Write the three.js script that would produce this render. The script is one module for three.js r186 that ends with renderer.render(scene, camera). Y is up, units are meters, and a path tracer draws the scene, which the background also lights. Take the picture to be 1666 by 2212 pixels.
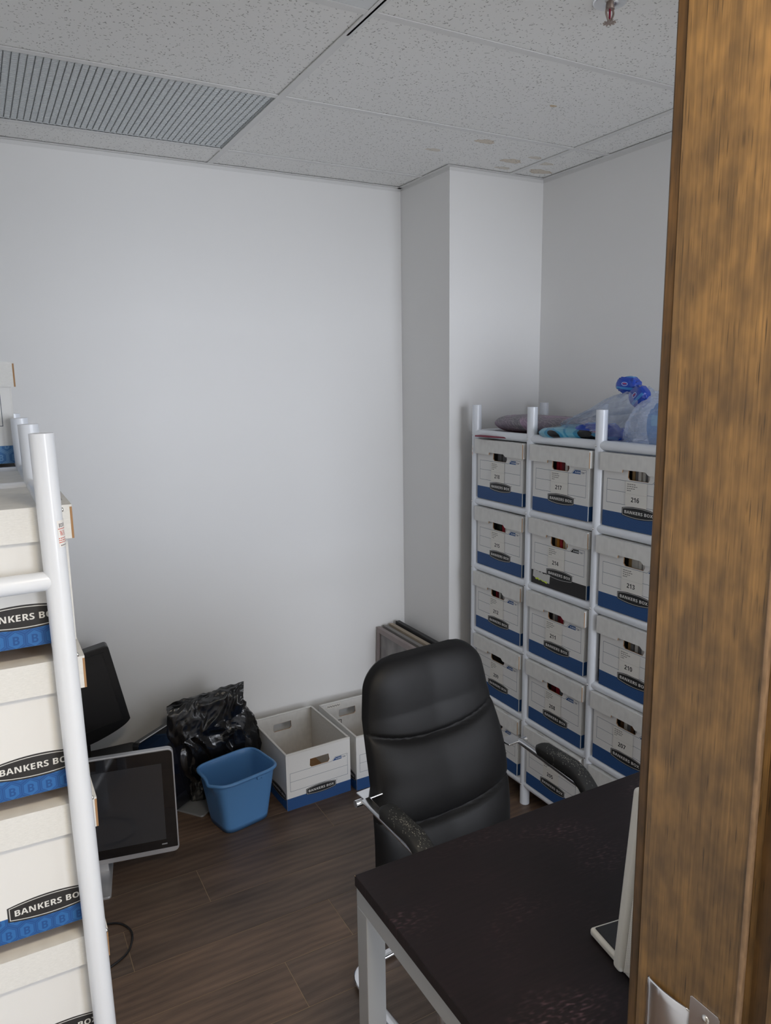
import * as THREE from 'three';
import { RoundedBoxGeometry } from 'three/addons/geometries/RoundedBoxGeometry.js';
import { mergeGeometries, mergeVertices, toCreasedNormals } from 'three/addons/utils/BufferGeometryUtils.js';
import { ImprovedNoise } from 'three/addons/math/ImprovedNoise.js';
import { RectAreaLightUniformsLib } from 'three/addons/lights/RectAreaLightUniformsLib.js';

// ------------------------------------------------------------------ camera, sky, lights, exposure
const scene = new THREE.Scene();
const CAM_Y = 1.7948;
const camera = new THREE.PerspectiveCamera(2 * Math.atan(1106 / 1606.92) * 180 / Math.PI, 1666 / 2212, 0.02, 100);
camera.position.set(0, CAM_Y, 0);
camera.rotation.set(-0.1758, -0.5, -0.0136, 'YXZ');
const renderer = new THREE.WebGLRenderer({ antialias: true });
renderer.toneMapping = THREE.LinearToneMapping;
renderer.toneMappingExposure = 1.01;
renderer.shadowMap.enabled = true;
RectAreaLightUniformsLib.init();
scene.background = new THREE.Color(0.75, 0.85, 1.0);
// daylight coming in by the office window behind the camera
const FAR_Z = 3.5;
const WIN = { x0: 0.3, x1: 4.8, y0: 0.3, y1: 2.6 };
const dayLight = new THREE.RectAreaLight(new THREE.Color(0.93, 0.97, 1.06), 9, WIN.x1 - WIN.x0, WIN.y1 - WIN.y0);
dayLight.position.set((WIN.x0 + WIN.x1) / 2, (WIN.y0 + WIN.y1) / 2, FAR_Z - 0.03);
dayLight.lookAt(dayLight.position.x, dayLight.position.y, -5);
scene.add(dayLight);
// warm ceiling panel just outside the door
const PANEL = { x: 0.36, z: -0.1, w: 0.34, d: 0.34, y: 2.64 };
const panelLight = new THREE.RectAreaLight(new THREE.Color(1.0, 0.86, 0.66), 70, PANEL.w, PANEL.d);
panelLight.position.set(PANEL.x, PANEL.y - 0.02, PANEL.z);
panelLight.lookAt(PANEL.x, 0, PANEL.z);
scene.add(panelLight);

// ------------------------------------------------------------------ helpers
let seed = 12345;
const rnd = () => { seed = (seed * 1664525 + 1013904223) >>> 0; return seed / 4294967296; };
const rr = (a, b) => a + (b - a) * rnd();
const noise = new ImprovedNoise();
const N = (x, y, z = 0) => noise.noise(x, y, z);
const V3 = (x, y, z) => new THREE.Vector3(x, y, z);
const lin = (r, g, b) => new THREE.Color().setRGB(r, g, b);
const used = {};
function numbered(n) { if (!(n in used)) { used[n] = 0; return n; } used[n]++; return n + '_' + String(used[n]).padStart(3, '0'); }
function shade(o) { o.traverse((m) => { if (m.isMesh) { m.castShadow = true; m.receiveShadow = true; } }); return o; }
function tag(o, label, category, group, kind) {
  o.userData.label = label; o.userData.category = category;
  if (group) o.userData.group = group;
  if (kind) o.userData.kind = kind;
  return o;
}
function part(name, geo, mat, parent) { const m = new THREE.Mesh(geo, mat); m.name = name; m.castShadow = m.receiveShadow = true; parent.add(m); return m; }
function thing(name, label, category, pos = [0, 0, 0], ry = 0, group) {
  const g = new THREE.Group(); g.name = numbered(name); g.position.set(...pos); g.rotation.y = ry; scene.add(g);
  return tag(g, label, category, group);
}
function solo(name, geo, mat, label, category, group) { const m = part(numbered(name), geo, mat, scene); return tag(m, label, category, group); }
function struct(name, geo, mat) { const m = part(name, geo, mat, scene); m.userData.kind = 'structure'; m.userData.label = name.replace(/_/g, ' '); return m; }
function box(w, h, d, x = 0, y = 0, z = 0) { const g = new THREE.BoxGeometry(w, h, d); g.translate(x, y, z); return g; }
function span(x0, x1, y0, y1, z0, z1) { return box(x1 - x0, y1 - y0, z1 - z0, (x0 + x1) / 2, (y0 + y1) / 2, (z0 + z1) / 2); }
function rbox(w, h, d, r, x = 0, y = 0, z = 0, s = 2) { const g = new RoundedBoxGeometry(w, h, d, s, r); g.translate(x, y, z); return g; }
function cyl(r, h, seg = 20, r2 = r) { return new THREE.CylinderGeometry(r2, r, h, seg); }
function barX(r, x0, x1, y, z, seg = 16) { const g = cyl(r, x1 - x0, seg); g.rotateZ(Math.PI / 2); g.translate((x0 + x1) / 2, y, z); return g; }
function barZ(r, z0, z1, x, y, seg = 16) { const g = cyl(r, z1 - z0, seg); g.rotateX(Math.PI / 2); g.translate(x, y, (z0 + z1) / 2); return g; }
function merge(list) { return mergeGeometries(list.map((g) => { const q = g.index ? g.toNonIndexed() : g; for (const k of Object.keys(q.attributes)) if (!['position', 'normal', 'uv'].includes(k)) q.deleteAttribute(k); return q; })); }
// uv in metres by the dominant direction of each face
function boxUV(geo, s = 1, ox = 0, oy = 0) {
  const g = geo.index ? geo.toNonIndexed() : geo; const p = g.attributes.position, n = g.attributes.normal, uv = new Float32Array(p.count * 2);
  for (let i = 0; i < p.count; i++) {
    const ax = Math.abs(n.getX(i)), ay = Math.abs(n.getY(i)), az = Math.abs(n.getZ(i)); let u, v;
    if (ay >= ax && ay >= az) { u = p.getX(i); v = p.getZ(i); } else if (ax >= az) { u = p.getZ(i); v = p.getY(i); } else { u = p.getX(i); v = p.getY(i); }
    uv[2 * i] = u * s + ox; uv[2 * i + 1] = v * s + oy;
  }
  g.setAttribute('uv', new THREE.BufferAttribute(uv, 2)); return g;
}
// a flat or oval bar swept along points; side = vector across the wide side
function sweep(pts, side, w, t, seg = 10) {
  const pos = [], idx = []; const n = pts.length;
  for (let i = 0; i < n; i++) {
    const a = pts[Math.max(0, i - 1)], b = pts[Math.min(n - 1, i + 1)];
    const d = b.clone().sub(a).normalize(); const s = side === null ? null : side.clone();
    const sd = s.sub(d.clone().multiplyScalar(s.dot(d))).normalize(); const up = d.clone().cross(sd).normalize();
    for (let k = 0; k < seg; k++) {
      const th = 2 * Math.PI * k / seg, c = Math.cos(th), q = Math.sin(th);
      const e = (v) => Math.sign(v) * Math.pow(Math.abs(v), 0.6);
      const p = pts[i].clone().addScaledVector(sd, e(c) * w / 2).addScaledVector(up, e(q) * t / 2);
      pos.push(p.x, p.y, p.z);
    }
  }
  for (let i = 0; i < n - 1; i++) for (let k = 0; k < seg; k++) { const a = i * seg + k, b = i * seg + (k + 1) % seg; idx.push(a, a + seg, b, b, a + seg, b + seg); }
  for (const [st, fl] of [[0, 1], [(n - 1) * seg, 0]]) for (let k = 1; k < seg - 1; k++) fl ? idx.push(st, st + k, st + k + 1) : idx.push(st, st + k + 1, st + k);
  const g = new THREE.BufferGeometry(); g.setAttribute('position', new THREE.Float32BufferAttribute(pos, 3)); g.setIndex(idx); g.computeVertexNormals();
  g.setAttribute('uv', new THREE.Float32BufferAttribute(new Float32Array(pos.length / 3 * 2), 2)); return g;
}
// polyline with rounded corners
function roundPath(P, r, k = 6) {
  const out = [P[0].clone()];
  for (let i = 1; i < P.length - 1; i++) {
    const a = P[i - 1], b = P[i], c = P[i + 1]; const d1 = a.clone().sub(b), d2 = c.clone().sub(b);
    const q = Math.min(r, d1.length() * 0.48, d2.length() * 0.48); const s = b.clone().add(d1.setLength(q)), e = b.clone().add(d2.setLength(q));
    for (let j = 0; j <= k; j++) { const t = j / k; out.push(s.clone().multiplyScalar((1 - t) * (1 - t)).addScaledVector(b, 2 * t * (1 - t)).addScaledVector(e, t * t)); }
  }
  out.push(P[P.length - 1].clone()); return out;
}
function tubeAlong(pts, r, n = 40, seg = 8) { return new THREE.TubeGeometry(new THREE.CatmullRomCurve3(pts), n, r, seg); }

// ------------------------------------------------------------------ textures
function canvasTex(w, h, draw, repeat) {
  const c = document.createElement('canvas'); c.width = w; c.height = h; const x = c.getContext('2d'); draw(x, w, h);
  const t = new THREE.CanvasTexture(c); t.colorSpace = THREE.SRGBColorSpace; t.magFilter = THREE.LinearFilter; t.wrapS = t.wrapT = THREE.RepeatWrapping;
  if (repeat) t.repeat.set(...repeat); return t;
}
function dataTex(w, h, f, srgb = true) {
  const a = new Uint8Array(w * h * 4);
  for (let y = 0; y < h; y++) for (let x = 0; x < w; x++) { const c = f(x / w, y / h, x, y); const i = 4 * (y * w + x); a[i] = c[0]; a[i + 1] = c[1]; a[i + 2] = c[2]; a[i + 3] = 255; }
  const t = new THREE.DataTexture(a, w, h); t.wrapS = t.wrapT = THREE.RepeatWrapping; t.magFilter = THREE.LinearFilter; t.minFilter = THREE.LinearFilter;
  if (srgb) t.colorSpace = THREE.SRGBColorSpace; t.needsUpdate = true; return t;
}
const clamp = (v, a = 0, b = 255) => Math.max(a, Math.min(b, v));
const fbm = (x, y, z) => N(x, y, z) * 0.55 + N(x * 2.1, y * 2.1, z + 3) * 0.3 + N(x * 4.3, y * 4.3, z + 7) * 0.15;

// dark laminate planks, grain along u
function plankTex(k) {
  return dataTex(768, 192, (u, v) => {
    const X = u * 1.22, Y = v * 0.19;
    const warp = 0.012 * N(X * 2.5, Y * 8, k * 9.1) + 0.01 * N(X * 5, Y * 16, k * 3.3);
    const ring = Math.sin((Y + warp * 1.6) * 190 + 3 * N(X * 1.3, Y * 10, k));
    const fine = N(X * 14, Y * 620, k * 5) * 0.6 + N(X * 40, Y * 1500, k) * 0.4;
    const tone = fbm(X * 2.2, Y * 9, k * 17.3);
    const knot = Math.max(0, N(X * 3.1, Y * 14, k * 31.7) - 0.42) * 2.2;
    const s = 1 + 0.07 * ring + 0.2 * fine + 0.34 * tone - knot;
    return [clamp(104 * s), clamp(88 * s), clamp(76 * s)];
  });
}
const plankMats = [0, 1, 2, 3, 4].map((k) => new THREE.MeshStandardMaterial({ map: plankTex(k + 1), roughness: 0.42, color: [0xffffff, 0xf2efec, 0xfff6ee, 0xe6e2e0, 0xf7f2ec][k] }));
// stained wood of the door frame, grain along v
const woodTex = dataTex(512, 1536, (u, v) => {
  const X = u * 0.30, Y = v * 2.2;
  const blotch = 0.8 * fbm(X * 22, Y * 11, 4.2) + 0.6 * fbm(X * 52, Y * 24, 9.2);
  const fine = N(X * 420, Y * 5, 1.5) * 0.6 + N(X * 900, Y * 14, 8.5) * 0.4;
  const pore = Math.max(0, N(X * 700, Y * 22, 21) - 0.38) * 1.4;
  const b = clamp(0.5 + 1.05 * blotch, 0, 1);
  const s = 1 + 0.22 * fine - pore;
  return [clamp((92 + 50 * b) * s), clamp((72 + 38 * b) * s), clamp((47 + 20 * b) * s)];
});
const mDoorWood = new THREE.MeshPhysicalMaterial({ map: woodTex, roughness: 0.5, clearcoat: 0.25, clearcoatRoughness: 0.3 });
const mCasing = new THREE.MeshStandardMaterial({ map: woodTex, color: lin(0.5, 0.46, 0.42), roughness: 0.55 });
const mWornWood = new THREE.MeshStandardMaterial({ color: 0xa89078, roughness: 0.7, map: dataTex(64, 512, (u, v) => { const s = 215 + 40 * N(u * 4, v * 60, 2) + 25 * N(u * 9, v * 200, 5); return [clamp(s), clamp(s * 0.97), clamp(s * 0.94)]; }) });
// painted wall: fine roller stipple only
const wallBump = dataTex(256, 256, (u, v) => { const s = 128 + 60 * N(u * 60, v * 60, 3) + 40 * N(u * 120, v * 120, 7); return [s, s, s]; }, false);
const mWall = new THREE.MeshStandardMaterial({ color: lin(0.87, 0.868, 0.858), roughness: 0.75, bumpMap: wallBump, bumpScale: 0.0002 });
// ceiling tile: short dark fissures and pinholes; some tiles water stained
function tileTex(stains, sd) {
  seed = sd;
  return canvasTex(1024, 512, (x, w, h) => {
    x.fillStyle = '#efefed'; x.fillRect(0, 0, w, h);
    for (const [cx, cy, rx, ry, c, ring] of stains) {
      x.save(); x.translate(cx * w, cy * h); x.scale(rx, ry);
      x.beginPath(); for (let i = 0; i <= 40; i++) { const a = i / 40 * 6.2832, r = 1 + 0.13 * Math.sin(a * 3 + sd) + 0.09 * Math.sin(a * 7 + 2); i ? x.lineTo(r * Math.cos(a), r * Math.sin(a)) : x.moveTo(r, 0); }
      x.closePath(); x.globalAlpha = 0.5; x.fillStyle = c; x.fill(); x.globalAlpha = 0.8; x.lineWidth = 0.07; x.strokeStyle = ring; x.stroke(); x.restore();
    }
    x.lineCap = 'round';
    for (let i = 0; i < 2600; i++) { const g = Math.floor(rr(95, 175)); x.fillStyle = `rgb(${g},${g - 1},${g - 4})`; const r = rr(0.5, 1.25); x.beginPath(); x.arc(rnd() * w, rnd() * h, r, 0, 6.3); x.fill(); }
    for (let i = 0; i < 1250; i++) {
      const g = Math.floor(rr(105, 160)); x.strokeStyle = `rgb(${g},${g - 2},${g - 5})`; x.lineWidth = rr(0.8, 1.6);
      let px = rnd() * w, py = rnd() * h, a = rnd() * 6.28; x.beginPath(); x.moveTo(px, py);
      for (let k = 0; k < 3; k++) { a += rr(-0.9, 0.9); px += Math.cos(a) * rr(0.8, 2.2); py += Math.sin(a) * rr(0.8, 2.2); x.lineTo(px, py); } x.stroke();
    }
  });
}
const mTile = (stains, sd) => new THREE.MeshStandardMaterial({ map: tileTex(stains, sd), roughness: 0.95 });
const mGrid = new THREE.MeshStandardMaterial({ color: lin(0.76, 0.76, 0.75), roughness: 0.5 });
const mRack = new THREE.MeshPhysicalMaterial({ color: lin(0.82, 0.86, 0.92), roughness: 0.28, clearcoat: 0.3, clearcoatRoughness: 0.15 });
const mScrew = new THREE.MeshStandardMaterial({ color: lin(0.75, 0.75, 0.74), metalness: 1, roughness: 0.25 });
const mChrome = new THREE.MeshStandardMaterial({ color: lin(0.82, 0.83, 0.85), metalness: 1, roughness: 0.12 });
const mSteel = new THREE.MeshStandardMaterial({ color: lin(0.50, 0.52, 0.53), metalness: 0.55, roughness: 0.42 });
const mBlackPlastic = new THREE.MeshStandardMaterial({ color: lin(0.012, 0.012, 0.013), roughness: 0.3 });
const mGloss = new THREE.MeshPhysicalMaterial({ color: lin(0.006, 0.006, 0.008), roughness: 0.06, clearcoat: 1, clearcoatRoughness: 0.03 });
const mMattScreen = new THREE.MeshStandardMaterial({ color: lin(0.010, 0.009, 0.009), roughness: 0.42 });
const mSilver = new THREE.MeshStandardMaterial({ color: lin(0.62, 0.63, 0.66), metalness: 0.6, roughness: 0.35 });
const mWhitePlastic = new THREE.MeshStandardMaterial({ color: lin(0.74, 0.74, 0.70), roughness: 0.35 });
const mBrown = new THREE.MeshStandardMaterial({ color: lin(0.40, 0.23, 0.11), roughness: 0.9 });
const paperTex = dataTex(256, 256, (u, v) => { const s = 250 + 7 * N(u * 40, v * 40, 1) + 5 * N(u * 110, v * 30, 4); return [clamp(s), clamp(s), clamp(s - 2)]; });
const mCard = new THREE.MeshStandardMaterial({ color: lin(0.80, 0.80, 0.79), roughness: 0.7, map: paperTex });
const mWorn = new THREE.MeshStandardMaterial({ color: lin(0.74, 0.73, 0.71), roughness: 0.75, map: paperTex });

// ------------------------------------------------------------------ room shell
const CEIL = 2.6735, ZB = -3.1957, XR = 2.3561, XL = -0.36, ZF = -0.592, ZF2 = -0.40;
const XC = 1.8488, ZC = -2.7811;
const JX = 0.69, JL = -0.24, DOOR_H = 2.40;
struct('wall_back', span(XL - 0.12, XR + 0.12, -0.1, CEIL + 0.25, ZB - 0.12, ZB), mWall);
struct('wall_right', span(XR, XR + 0.12, -0.1, CEIL + 0.25, ZB - 0.12, ZF2), mWall);
struct('wall_left', span(XL - 0.12, XL, -0.1, CEIL + 0.25, ZB - 0.12, ZF2), mWall);
struct('wall_corner_column', span(XC, XR, -0.05, CEIL + 0.02, ZB, ZC), mWall);
{ // front wall with the doorway and the glazed opening beside it
  const s = new THREE.Shape(); const X0 = -3.6, X1 = 6.0;
  s.moveTo(X0, 0); s.lineTo(JL - 0.03, 0); s.lineTo(JL - 0.03, DOOR_H + 0.03); s.lineTo(JX + 0.03, DOOR_H + 0.03); s.lineTo(JX + 0.03, 0); s.lineTo(X1, 0); s.lineTo(X1, CEIL + 0.25); s.lineTo(X0, CEIL + 0.25); s.closePath();
  const h = new THREE.Path(); h.moveTo(0.86, 0.2); h.lineTo(2.25, 0.2); h.lineTo(2.25, 2.3); h.lineTo(0.86, 2.3); h.closePath(); s.holes.push(h);
  const g = new THREE.ExtrudeGeometry(s, { depth: ZF2 - ZF, bevelEnabled: false }); g.translate(0, 0, ZF); struct('wall_front', g, mWall);
}
const mGlass = new THREE.MeshPhysicalMaterial({ color: 0xffffff, transmission: 1, thickness: 0, roughness: 0, ior: 1.5 });
const mAlu = new THREE.MeshStandardMaterial({ color: lin(0.45, 0.45, 0.45), metalness: 0.4, roughness: 0.4 });
function windowUnit(name, x0, x1, y0, y1, z, mull) {
  const g = new THREE.Group(); g.name = name; g.userData.kind = 'structure'; g.userData.label = name; scene.add(g);
  const f = 0.035;
  part('frame', merge([span(x0, x1, y0, y0 + f, z - 0.03, z + 0.03), span(x0, x1, y1 - f, y1, z - 0.03, z + 0.03), span(x0, x0 + f, y0 + f, y1 - f, z - 0.03, z + 0.03), span(x1 - f, x1, y0 + f, y1 - f, z - 0.03, z + 0.03)]), mAlu, g);
  const n = mull + 1, w = (x1 - x0 - 2 * f) / n;
  for (let i = 0; i < n; i++) { const p = new THREE.PlaneGeometry(w - (i ? 0.02 : 0), y1 - y0 - 2 * f); p.translate(x0 + f + w * (i + 0.5) + (i ? 0.01 : 0), (y0 + y1) / 2, z); part('pane', p, mGlass, g); }
  for (let i = 1; i < n; i++) part('mullion', span(x0 + f + w * i - 0.012, x0 + f + w * i + 0.012, y0 + f, y1 - f, z - 0.02, z + 0.02), mAlu, g);
}
windowUnit('window_1', 0.86, 2.25, 0.2, 2.3, -0.5, 0);
// office area outside the door, closed, with its window behind the camera
{
  struct('wall_office_left', span(-3.6, -3.5, -0.1, CEIL + 0.25, ZF2, FAR_Z + 0.15), mWall);
  struct('wall_office_right', span(5.9, 6.0, -0.1, CEIL + 0.25, ZF2, FAR_Z + 0.15), mWall);
  const s = new THREE.Shape(); s.moveTo(-3.6, 0); s.lineTo(6.0, 0); s.lineTo(6.0, CEIL + 0.25); s.lineTo(-6.0, CEIL + 0.25); s.closePath();
  const h = new THREE.Path(); h.moveTo(WIN.x0, WIN.y0); h.lineTo(WIN.x1, WIN.y0); h.lineTo(WIN.x1, WIN.y1); h.lineTo(WIN.x0, WIN.y1); h.closePath(); s.holes.push(h);
  const g = new THREE.ExtrudeGeometry(s, { depth: 0.15, bevelEnabled: false }); g.translate(0, 0, FAR_Z); struct('wall_office_far', g, mWall);
  struct('wall_office_corridor', span(-3.6, 1.04, 0, CEIL, 1.3, 1.42), mWall);
  windowUnit('window_2', WIN.x0, WIN.x1, WIN.y0, WIN.y1, FAR_Z + 0.07, 2);
  struct('floor_office', boxUV(span(-3.6, 6.0, -0.1, 0, ZF2, FAR_Z + 0.15), 0.8), new THREE.MeshStandardMaterial({ color: lin(0.42, 0.41, 0.39), roughness: 0.8 }));
  struct('ceiling_office', span(-3.6, 6.0, CEIL, CEIL + 0.25, ZF2, FAR_Z + 0.15), mWall);
  const t = thing('ceiling_lamp', 'square warm ceiling panel lamp outside the doorway', 'lamp', [PANEL.x, PANEL.y, PANEL.z]);
  part('housing', span(-PANEL.w / 2 - 0.02, PANEL.w / 2 + 0.02, 0, CEIL - PANEL.y, -PANEL.d / 2 - 0.02, PANEL.d / 2 + 0.02), mGrid, t);
  part('diffuser', span(-PANEL.w / 2, PANEL.w / 2, -0.008, 0, -PANEL.d / 2, PANEL.d / 2), new THREE.MeshStandardMaterial({ color: 0xffffff, emissive: new THREE.Color(1, 0.86, 0.66), emissiveIntensity: 1.5 }), t);
}

// floor: planks over a slab
{
  const fl = new THREE.Group(); fl.name = 'floor'; fl.userData.kind = 'structure'; fl.userData.label = 'dark brown laminate plank floor'; scene.add(fl);
  const mSeam = new THREE.MeshStandardMaterial({ color: lin(0.30, 0.22, 0.14), roughness: 0.8 });
  part('slab', span(XL - 0.1, XR + 0.1, -0.1, -0.0006, ZB - 0.1, ZF2), mSeam, fl);
  const pitch = 0.1945, L = 1.22, z0 = -2.7395, gap = 0.0011; seed = 77;
  const joints = { '-1': 0.33, 0: 1.13, 1: 0.564, 2: 0.27, 3: 0.928, 4: 0.69, 5: 0.05 };
  for (let r = -3; r < 13; r++) {
    const za = Math.max(ZB, z0 + r * pitch), zb = Math.min(ZF2, z0 + (r + 1) * pitch); if (zb - za < 0.01) continue;
    let x = (r in joints ? joints[r] : rr(0, 1.1)) - 2 * L;
    for (; x < XR; x += L) {
      const xa = Math.max(XL, x), xb = Math.min(XR, x + L); if (xb - xa < 0.02) continue;
      const g = span(xa + gap, xb - gap, -0.008, 0, za + gap, zb - gap); const u = g.attributes.uv, p = g.attributes.position; const oy = rnd();
      for (let i = 0; i < p.count; i++) u.setXY(i, (p.getX(i) - x) / L, (p.getZ(i) - (z0 + r * pitch)) / pitch);
      part('plank', g, plankMats[Math.floor(rnd() * 5)], fl);
    }
  }
}

// suspended ceiling
{
  const c = new THREE.Group(); c.name = 'ceiling'; c.userData.kind = 'structure'; c.userData.label = 'suspended ceiling of fissured tiles'; scene.add(c);
  part('slab', span(XL - 0.1, XR + 0.1, CEIL + 0.14, CEIL + 0.25, ZB - 0.1, ZF2), mGrid, c);
  const XA = 0.9406, Z1 = -1.7636, T = 0.61;
  const xs = [XL, XA - 1.22, XA, XA + 1.22, XR], zs = [ZB, Z1 - 2 * T, Z1 - T, Z1, Z1 + T, ZF];
  const st = '#c9b79c', rg = '#a98d6a', ft = '#cfc4b2';
  const mats = [mTile([], 11), mTile([], 23),
    mTile([[0.70, 0.136, 33, 17, st, rg], [0.905, 0.40, 38, 20, st, rg], [0.60, 0.42, 26, 13, ft, ft], [0.93, 0.56, 30, 13, ft, ft], [0.955, 0.27, 24, 12, ft, rg]], 31),
    mTile([[0.682, 0.474, 11, 6, '#b0894e', '#8d6a34']], 47), mTile([[0.08, 0.52, 45, 22, st, rg], [0.03, 0.35, 30, 14, ft, rg]], 59)];
  seed = 5;
  for (let i = 0; i < 4; i++) for (let j = 0; j < 5; j++) {
    if (i === 1 && (j === 1 || j === 3)) continue;   // grille, light
    const x0 = xs[i] + 0.002, x1 = xs[i + 1] - 0.002, z0 = zs[j] + 0.002, z1 = zs[j + 1] - 0.002;
    const g = span(x0, x1, CEIL + 0.004, CEIL + 0.02, z0, z1); const p = g.attributes.position, u = g.attributes.uv;
    // uv measured from the tile's own far left corner
    const fx = i === 0 ? xs[1] - 1.22 : xs[i], fz = j === 0 ? zs[1] - T : zs[j];
    for (let k = 0; k < p.count; k++) u.setXY(k, (p.getX(k) - fx) / 1.22, 1 - (zs[j + 1] - p.getZ(k)) / T);
    // v = 1 on the near side of the tile, so stains use canvas y from the near side
    part('ceiling_tile', g, i === 2 && j === 1 ? mats[2] : i === 2 && j === 2 ? mats[3] : i === 3 && j === 1 ? mats[4] : mats[(i + j) % 2], c);
  }
  for (const x of [xs[1], xs[2], xs[3]]) part('main_runner', merge([span(x - 0.012, x + 0.012, CEIL, CEIL + 0.0025, x > 2 ? ZC : ZB, ZF), span(x - 0.003, x + 0.003, CEIL, CEIL + 0.035, x > 2 ? ZC : ZB, ZF)]), mGrid, c);
  for (const z of zs.slice(1, 5)) for (let i = 0; i < 4; i++) { if (z < ZC && i === 3) continue; const x1 = z < ZC && i === 2 ? XC : xs[i + 1]; part('cross_tee', span(xs[i] + 0.012, x1 - 0.012, CEIL + 0.0005, CEIL + 0.003, z - 0.012, z + 0.012), mGrid, c); }
  const tr = (n, g) => { const m = struct(n, g, mGrid); m.userData.label = 'painted metal angle trim under the ceiling'; };
  tr('trim_1', merge([span(XL, XC, CEIL - 0.001, CEIL + 0.0012, ZB, ZB + 0.02), span(XL, XC, CEIL - 0.014, CEIL + 0.02, ZB, ZB + 0.0015)]));
  tr('trim_2', merge([span(XC - 0.02, XC, CEIL - 0.001, CEIL + 0.0012, ZB, ZC + 0.02), span(XC - 0.0015, XC, CEIL - 0.014, CEIL + 0.02, ZB, ZC)]));
  tr('trim_3', merge([span(XC - 0.002, XR, CEIL - 0.001, CEIL + 0.0012, ZC, ZC + 0.02), span(XC - 0.0015, XR, CEIL - 0.014, CEIL + 0.02, ZC, ZC + 0.0015)]));
  tr('trim_4', merge([span(XR - 0.02, XR, CEIL - 0.001, CEIL + 0.0012, ZC, ZF), span(XR - 0.0015, XR, CEIL - 0.014, CEIL + 0.02, ZC, ZF)]));

  // egg-crate return air grille in the second row
  const t = thing('air_grille', 'grey egg-crate return air grille set in the ceiling grid', 'vent', [xs[1], CEIL, zs[1]]);
  const w = 1.22, d = T, bars = [];
  const mGr = new THREE.MeshStandardMaterial({ color: lin(0.66, 0.69, 0.70), roughness: 0.5 });
  for (let i = 1; i < 61; i++) bars.push(span(i * w / 61 - 0.0009, i * w / 61 + 0.0009, 0.010, 0.020, 0.014, d - 0.014));
  part('lengthwise_louvres', merge(bars), mGr, t); const cr = [];
  for (let j = 1; j < 44; j++) for (let i = 0; i < 61; i++) cr.push(span(Math.max(0.014, i * w / 61 + 0.0022), Math.min(w - 0.014, (i + 1) * w / 61 - 0.0022), 0.004, 0.016, j * d / 44 - 0.003, j * d / 44 + 0.003));
  part('crosswise_louvres', merge(cr), mGr, t);
  part('frame', merge([span(0.012, w - 0.012, 0.004, 0.02, 0.010, 0.016), span(0.012, w - 0.012, 0.004, 0.02, d - 0.016, d - 0.010), span(0.010, 0.016, 0.004, 0.02, 0.012, d - 0.012), span(w - 0.016, w - 0.010, 0.004, 0.02, 0.012, d - 0.012)]), mGr, t);
  part('plenum_backing', span(0.01, w - 0.01, 0.028, 0.032, 0.01, d - 0.01), new THREE.MeshStandardMaterial({ color: lin(0.36, 0.38, 0.40), roughness: 0.9 }), t);
  // unlit recessed troffer
  const l = thing('ceiling_light', 'unlit recessed ceiling light with prismatic lens at the top edge', 'light', [xs[1], CEIL, zs[3]]);
  const lensB = dataTex(128, 128, (u, v, x, y) => { const s = 128 + 100 * Math.sin(x * 0.8) * Math.sin(y * 0.8); return [clamp(s), clamp(s), clamp(s)]; }, false); lensB.repeat.set(16, 8);
  part('lens', span(0.045, w - 0.045, 0.008, 0.011, 0.045, d - 0.045), new THREE.MeshPhysicalMaterial({ color: lin(0.55, 0.58, 0.62), roughness: 0.15, bumpMap: lensB, bumpScale: 0.002, transmission: 0.5, thickness: 0 }), l);
  part('door_frame', merge([span(0.0125, w - 0.0125, 0.002, 0.012, 0.0125, 0.045), span(0.0125, w - 0.0125, 0.002, 0.012, d - 0.045, d - 0.0125), span(0.0125, 0.045, 0.002, 0.012, 0.045, d - 0.045), span(w - 0.045, w - 0.0125, 0.002, 0.012, 0.045, d - 0.045)]), new THREE.MeshStandardMaterial({ color: lin(0.72, 0.74, 0.75), roughness: 0.35 }), l);
  part('housing', merge([span(0.014, w - 0.014, 0.1, 0.104, 0.014, d - 0.014), span(0.014, 0.018, 0.012, 0.1, 0.014, d - 0.014), span(w - 0.018, w - 0.014, 0.012, 0.1, 0.014, d - 0.014), span(0.018, w - 0.018, 0.012, 0.1, 0.014, 0.018), span(0.018, w - 0.018, 0.012, 0.1, d - 0.018, d - 0.014)]), mGrid, l);
  // pendent sprinkler
  const s = thing('sprinkler_head', 'chrome pendent fire sprinkler hanging from the ceiling', 'sprinkler', [1.425, CEIL, -1.455]);
  const esc = new THREE.LatheGeometry([[0.012, 0.004], [0.02, 0.001], [0.038, -0.001], [0.041, 0.003], [0.041, 0.005]].map((q) => new THREE.Vector2(...q)), 28); part('escutcheon', esc, mChrome, s);
  const brass = new THREE.MeshStandardMaterial({ color: lin(0.42, 0.34, 0.30), metalness: 0.8, roughness: 0.35 });
  part('body', merge([new THREE.CylinderGeometry(0.009, 0.011, 0.016, 14).translate(0, -0.006, 0)]), brass, s);
  part('glass_bulb', new THREE.CylinderGeometry(0.0025, 0.0025, 0.022, 10).translate(0, -0.024, 0), new THREE.MeshPhysicalMaterial({ color: lin(0.35, 0.02, 0.06), roughness: 0.1 }), s);
  for (const q of [-1, 1]) part('frame_arm', sweep(roundPath([V3(q * 0.009, -0.012, 0), V3(q * 0.013, -0.022, 0), V3(q * 0.003, -0.041, 0)], 0.008), V3(0, 0, 1), 0.005, 0.004, 8), brass, s);
  const teeth = [new THREE.CylinderGeometry(0.009, 0.009, 0.0015, 18).translate(0, -0.043, 0), new THREE.CylinderGeometry(0.004, 0.005, 0.006, 10).translate(0, -0.0405, 0)];
  for (let k = 0; k < 10; k++) { const b = box(0.008, 0.0014, 0.0036, 0.0115, -0.0436, 0); b.rotateY(k * Math.PI / 5); teeth.push(b); }
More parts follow.
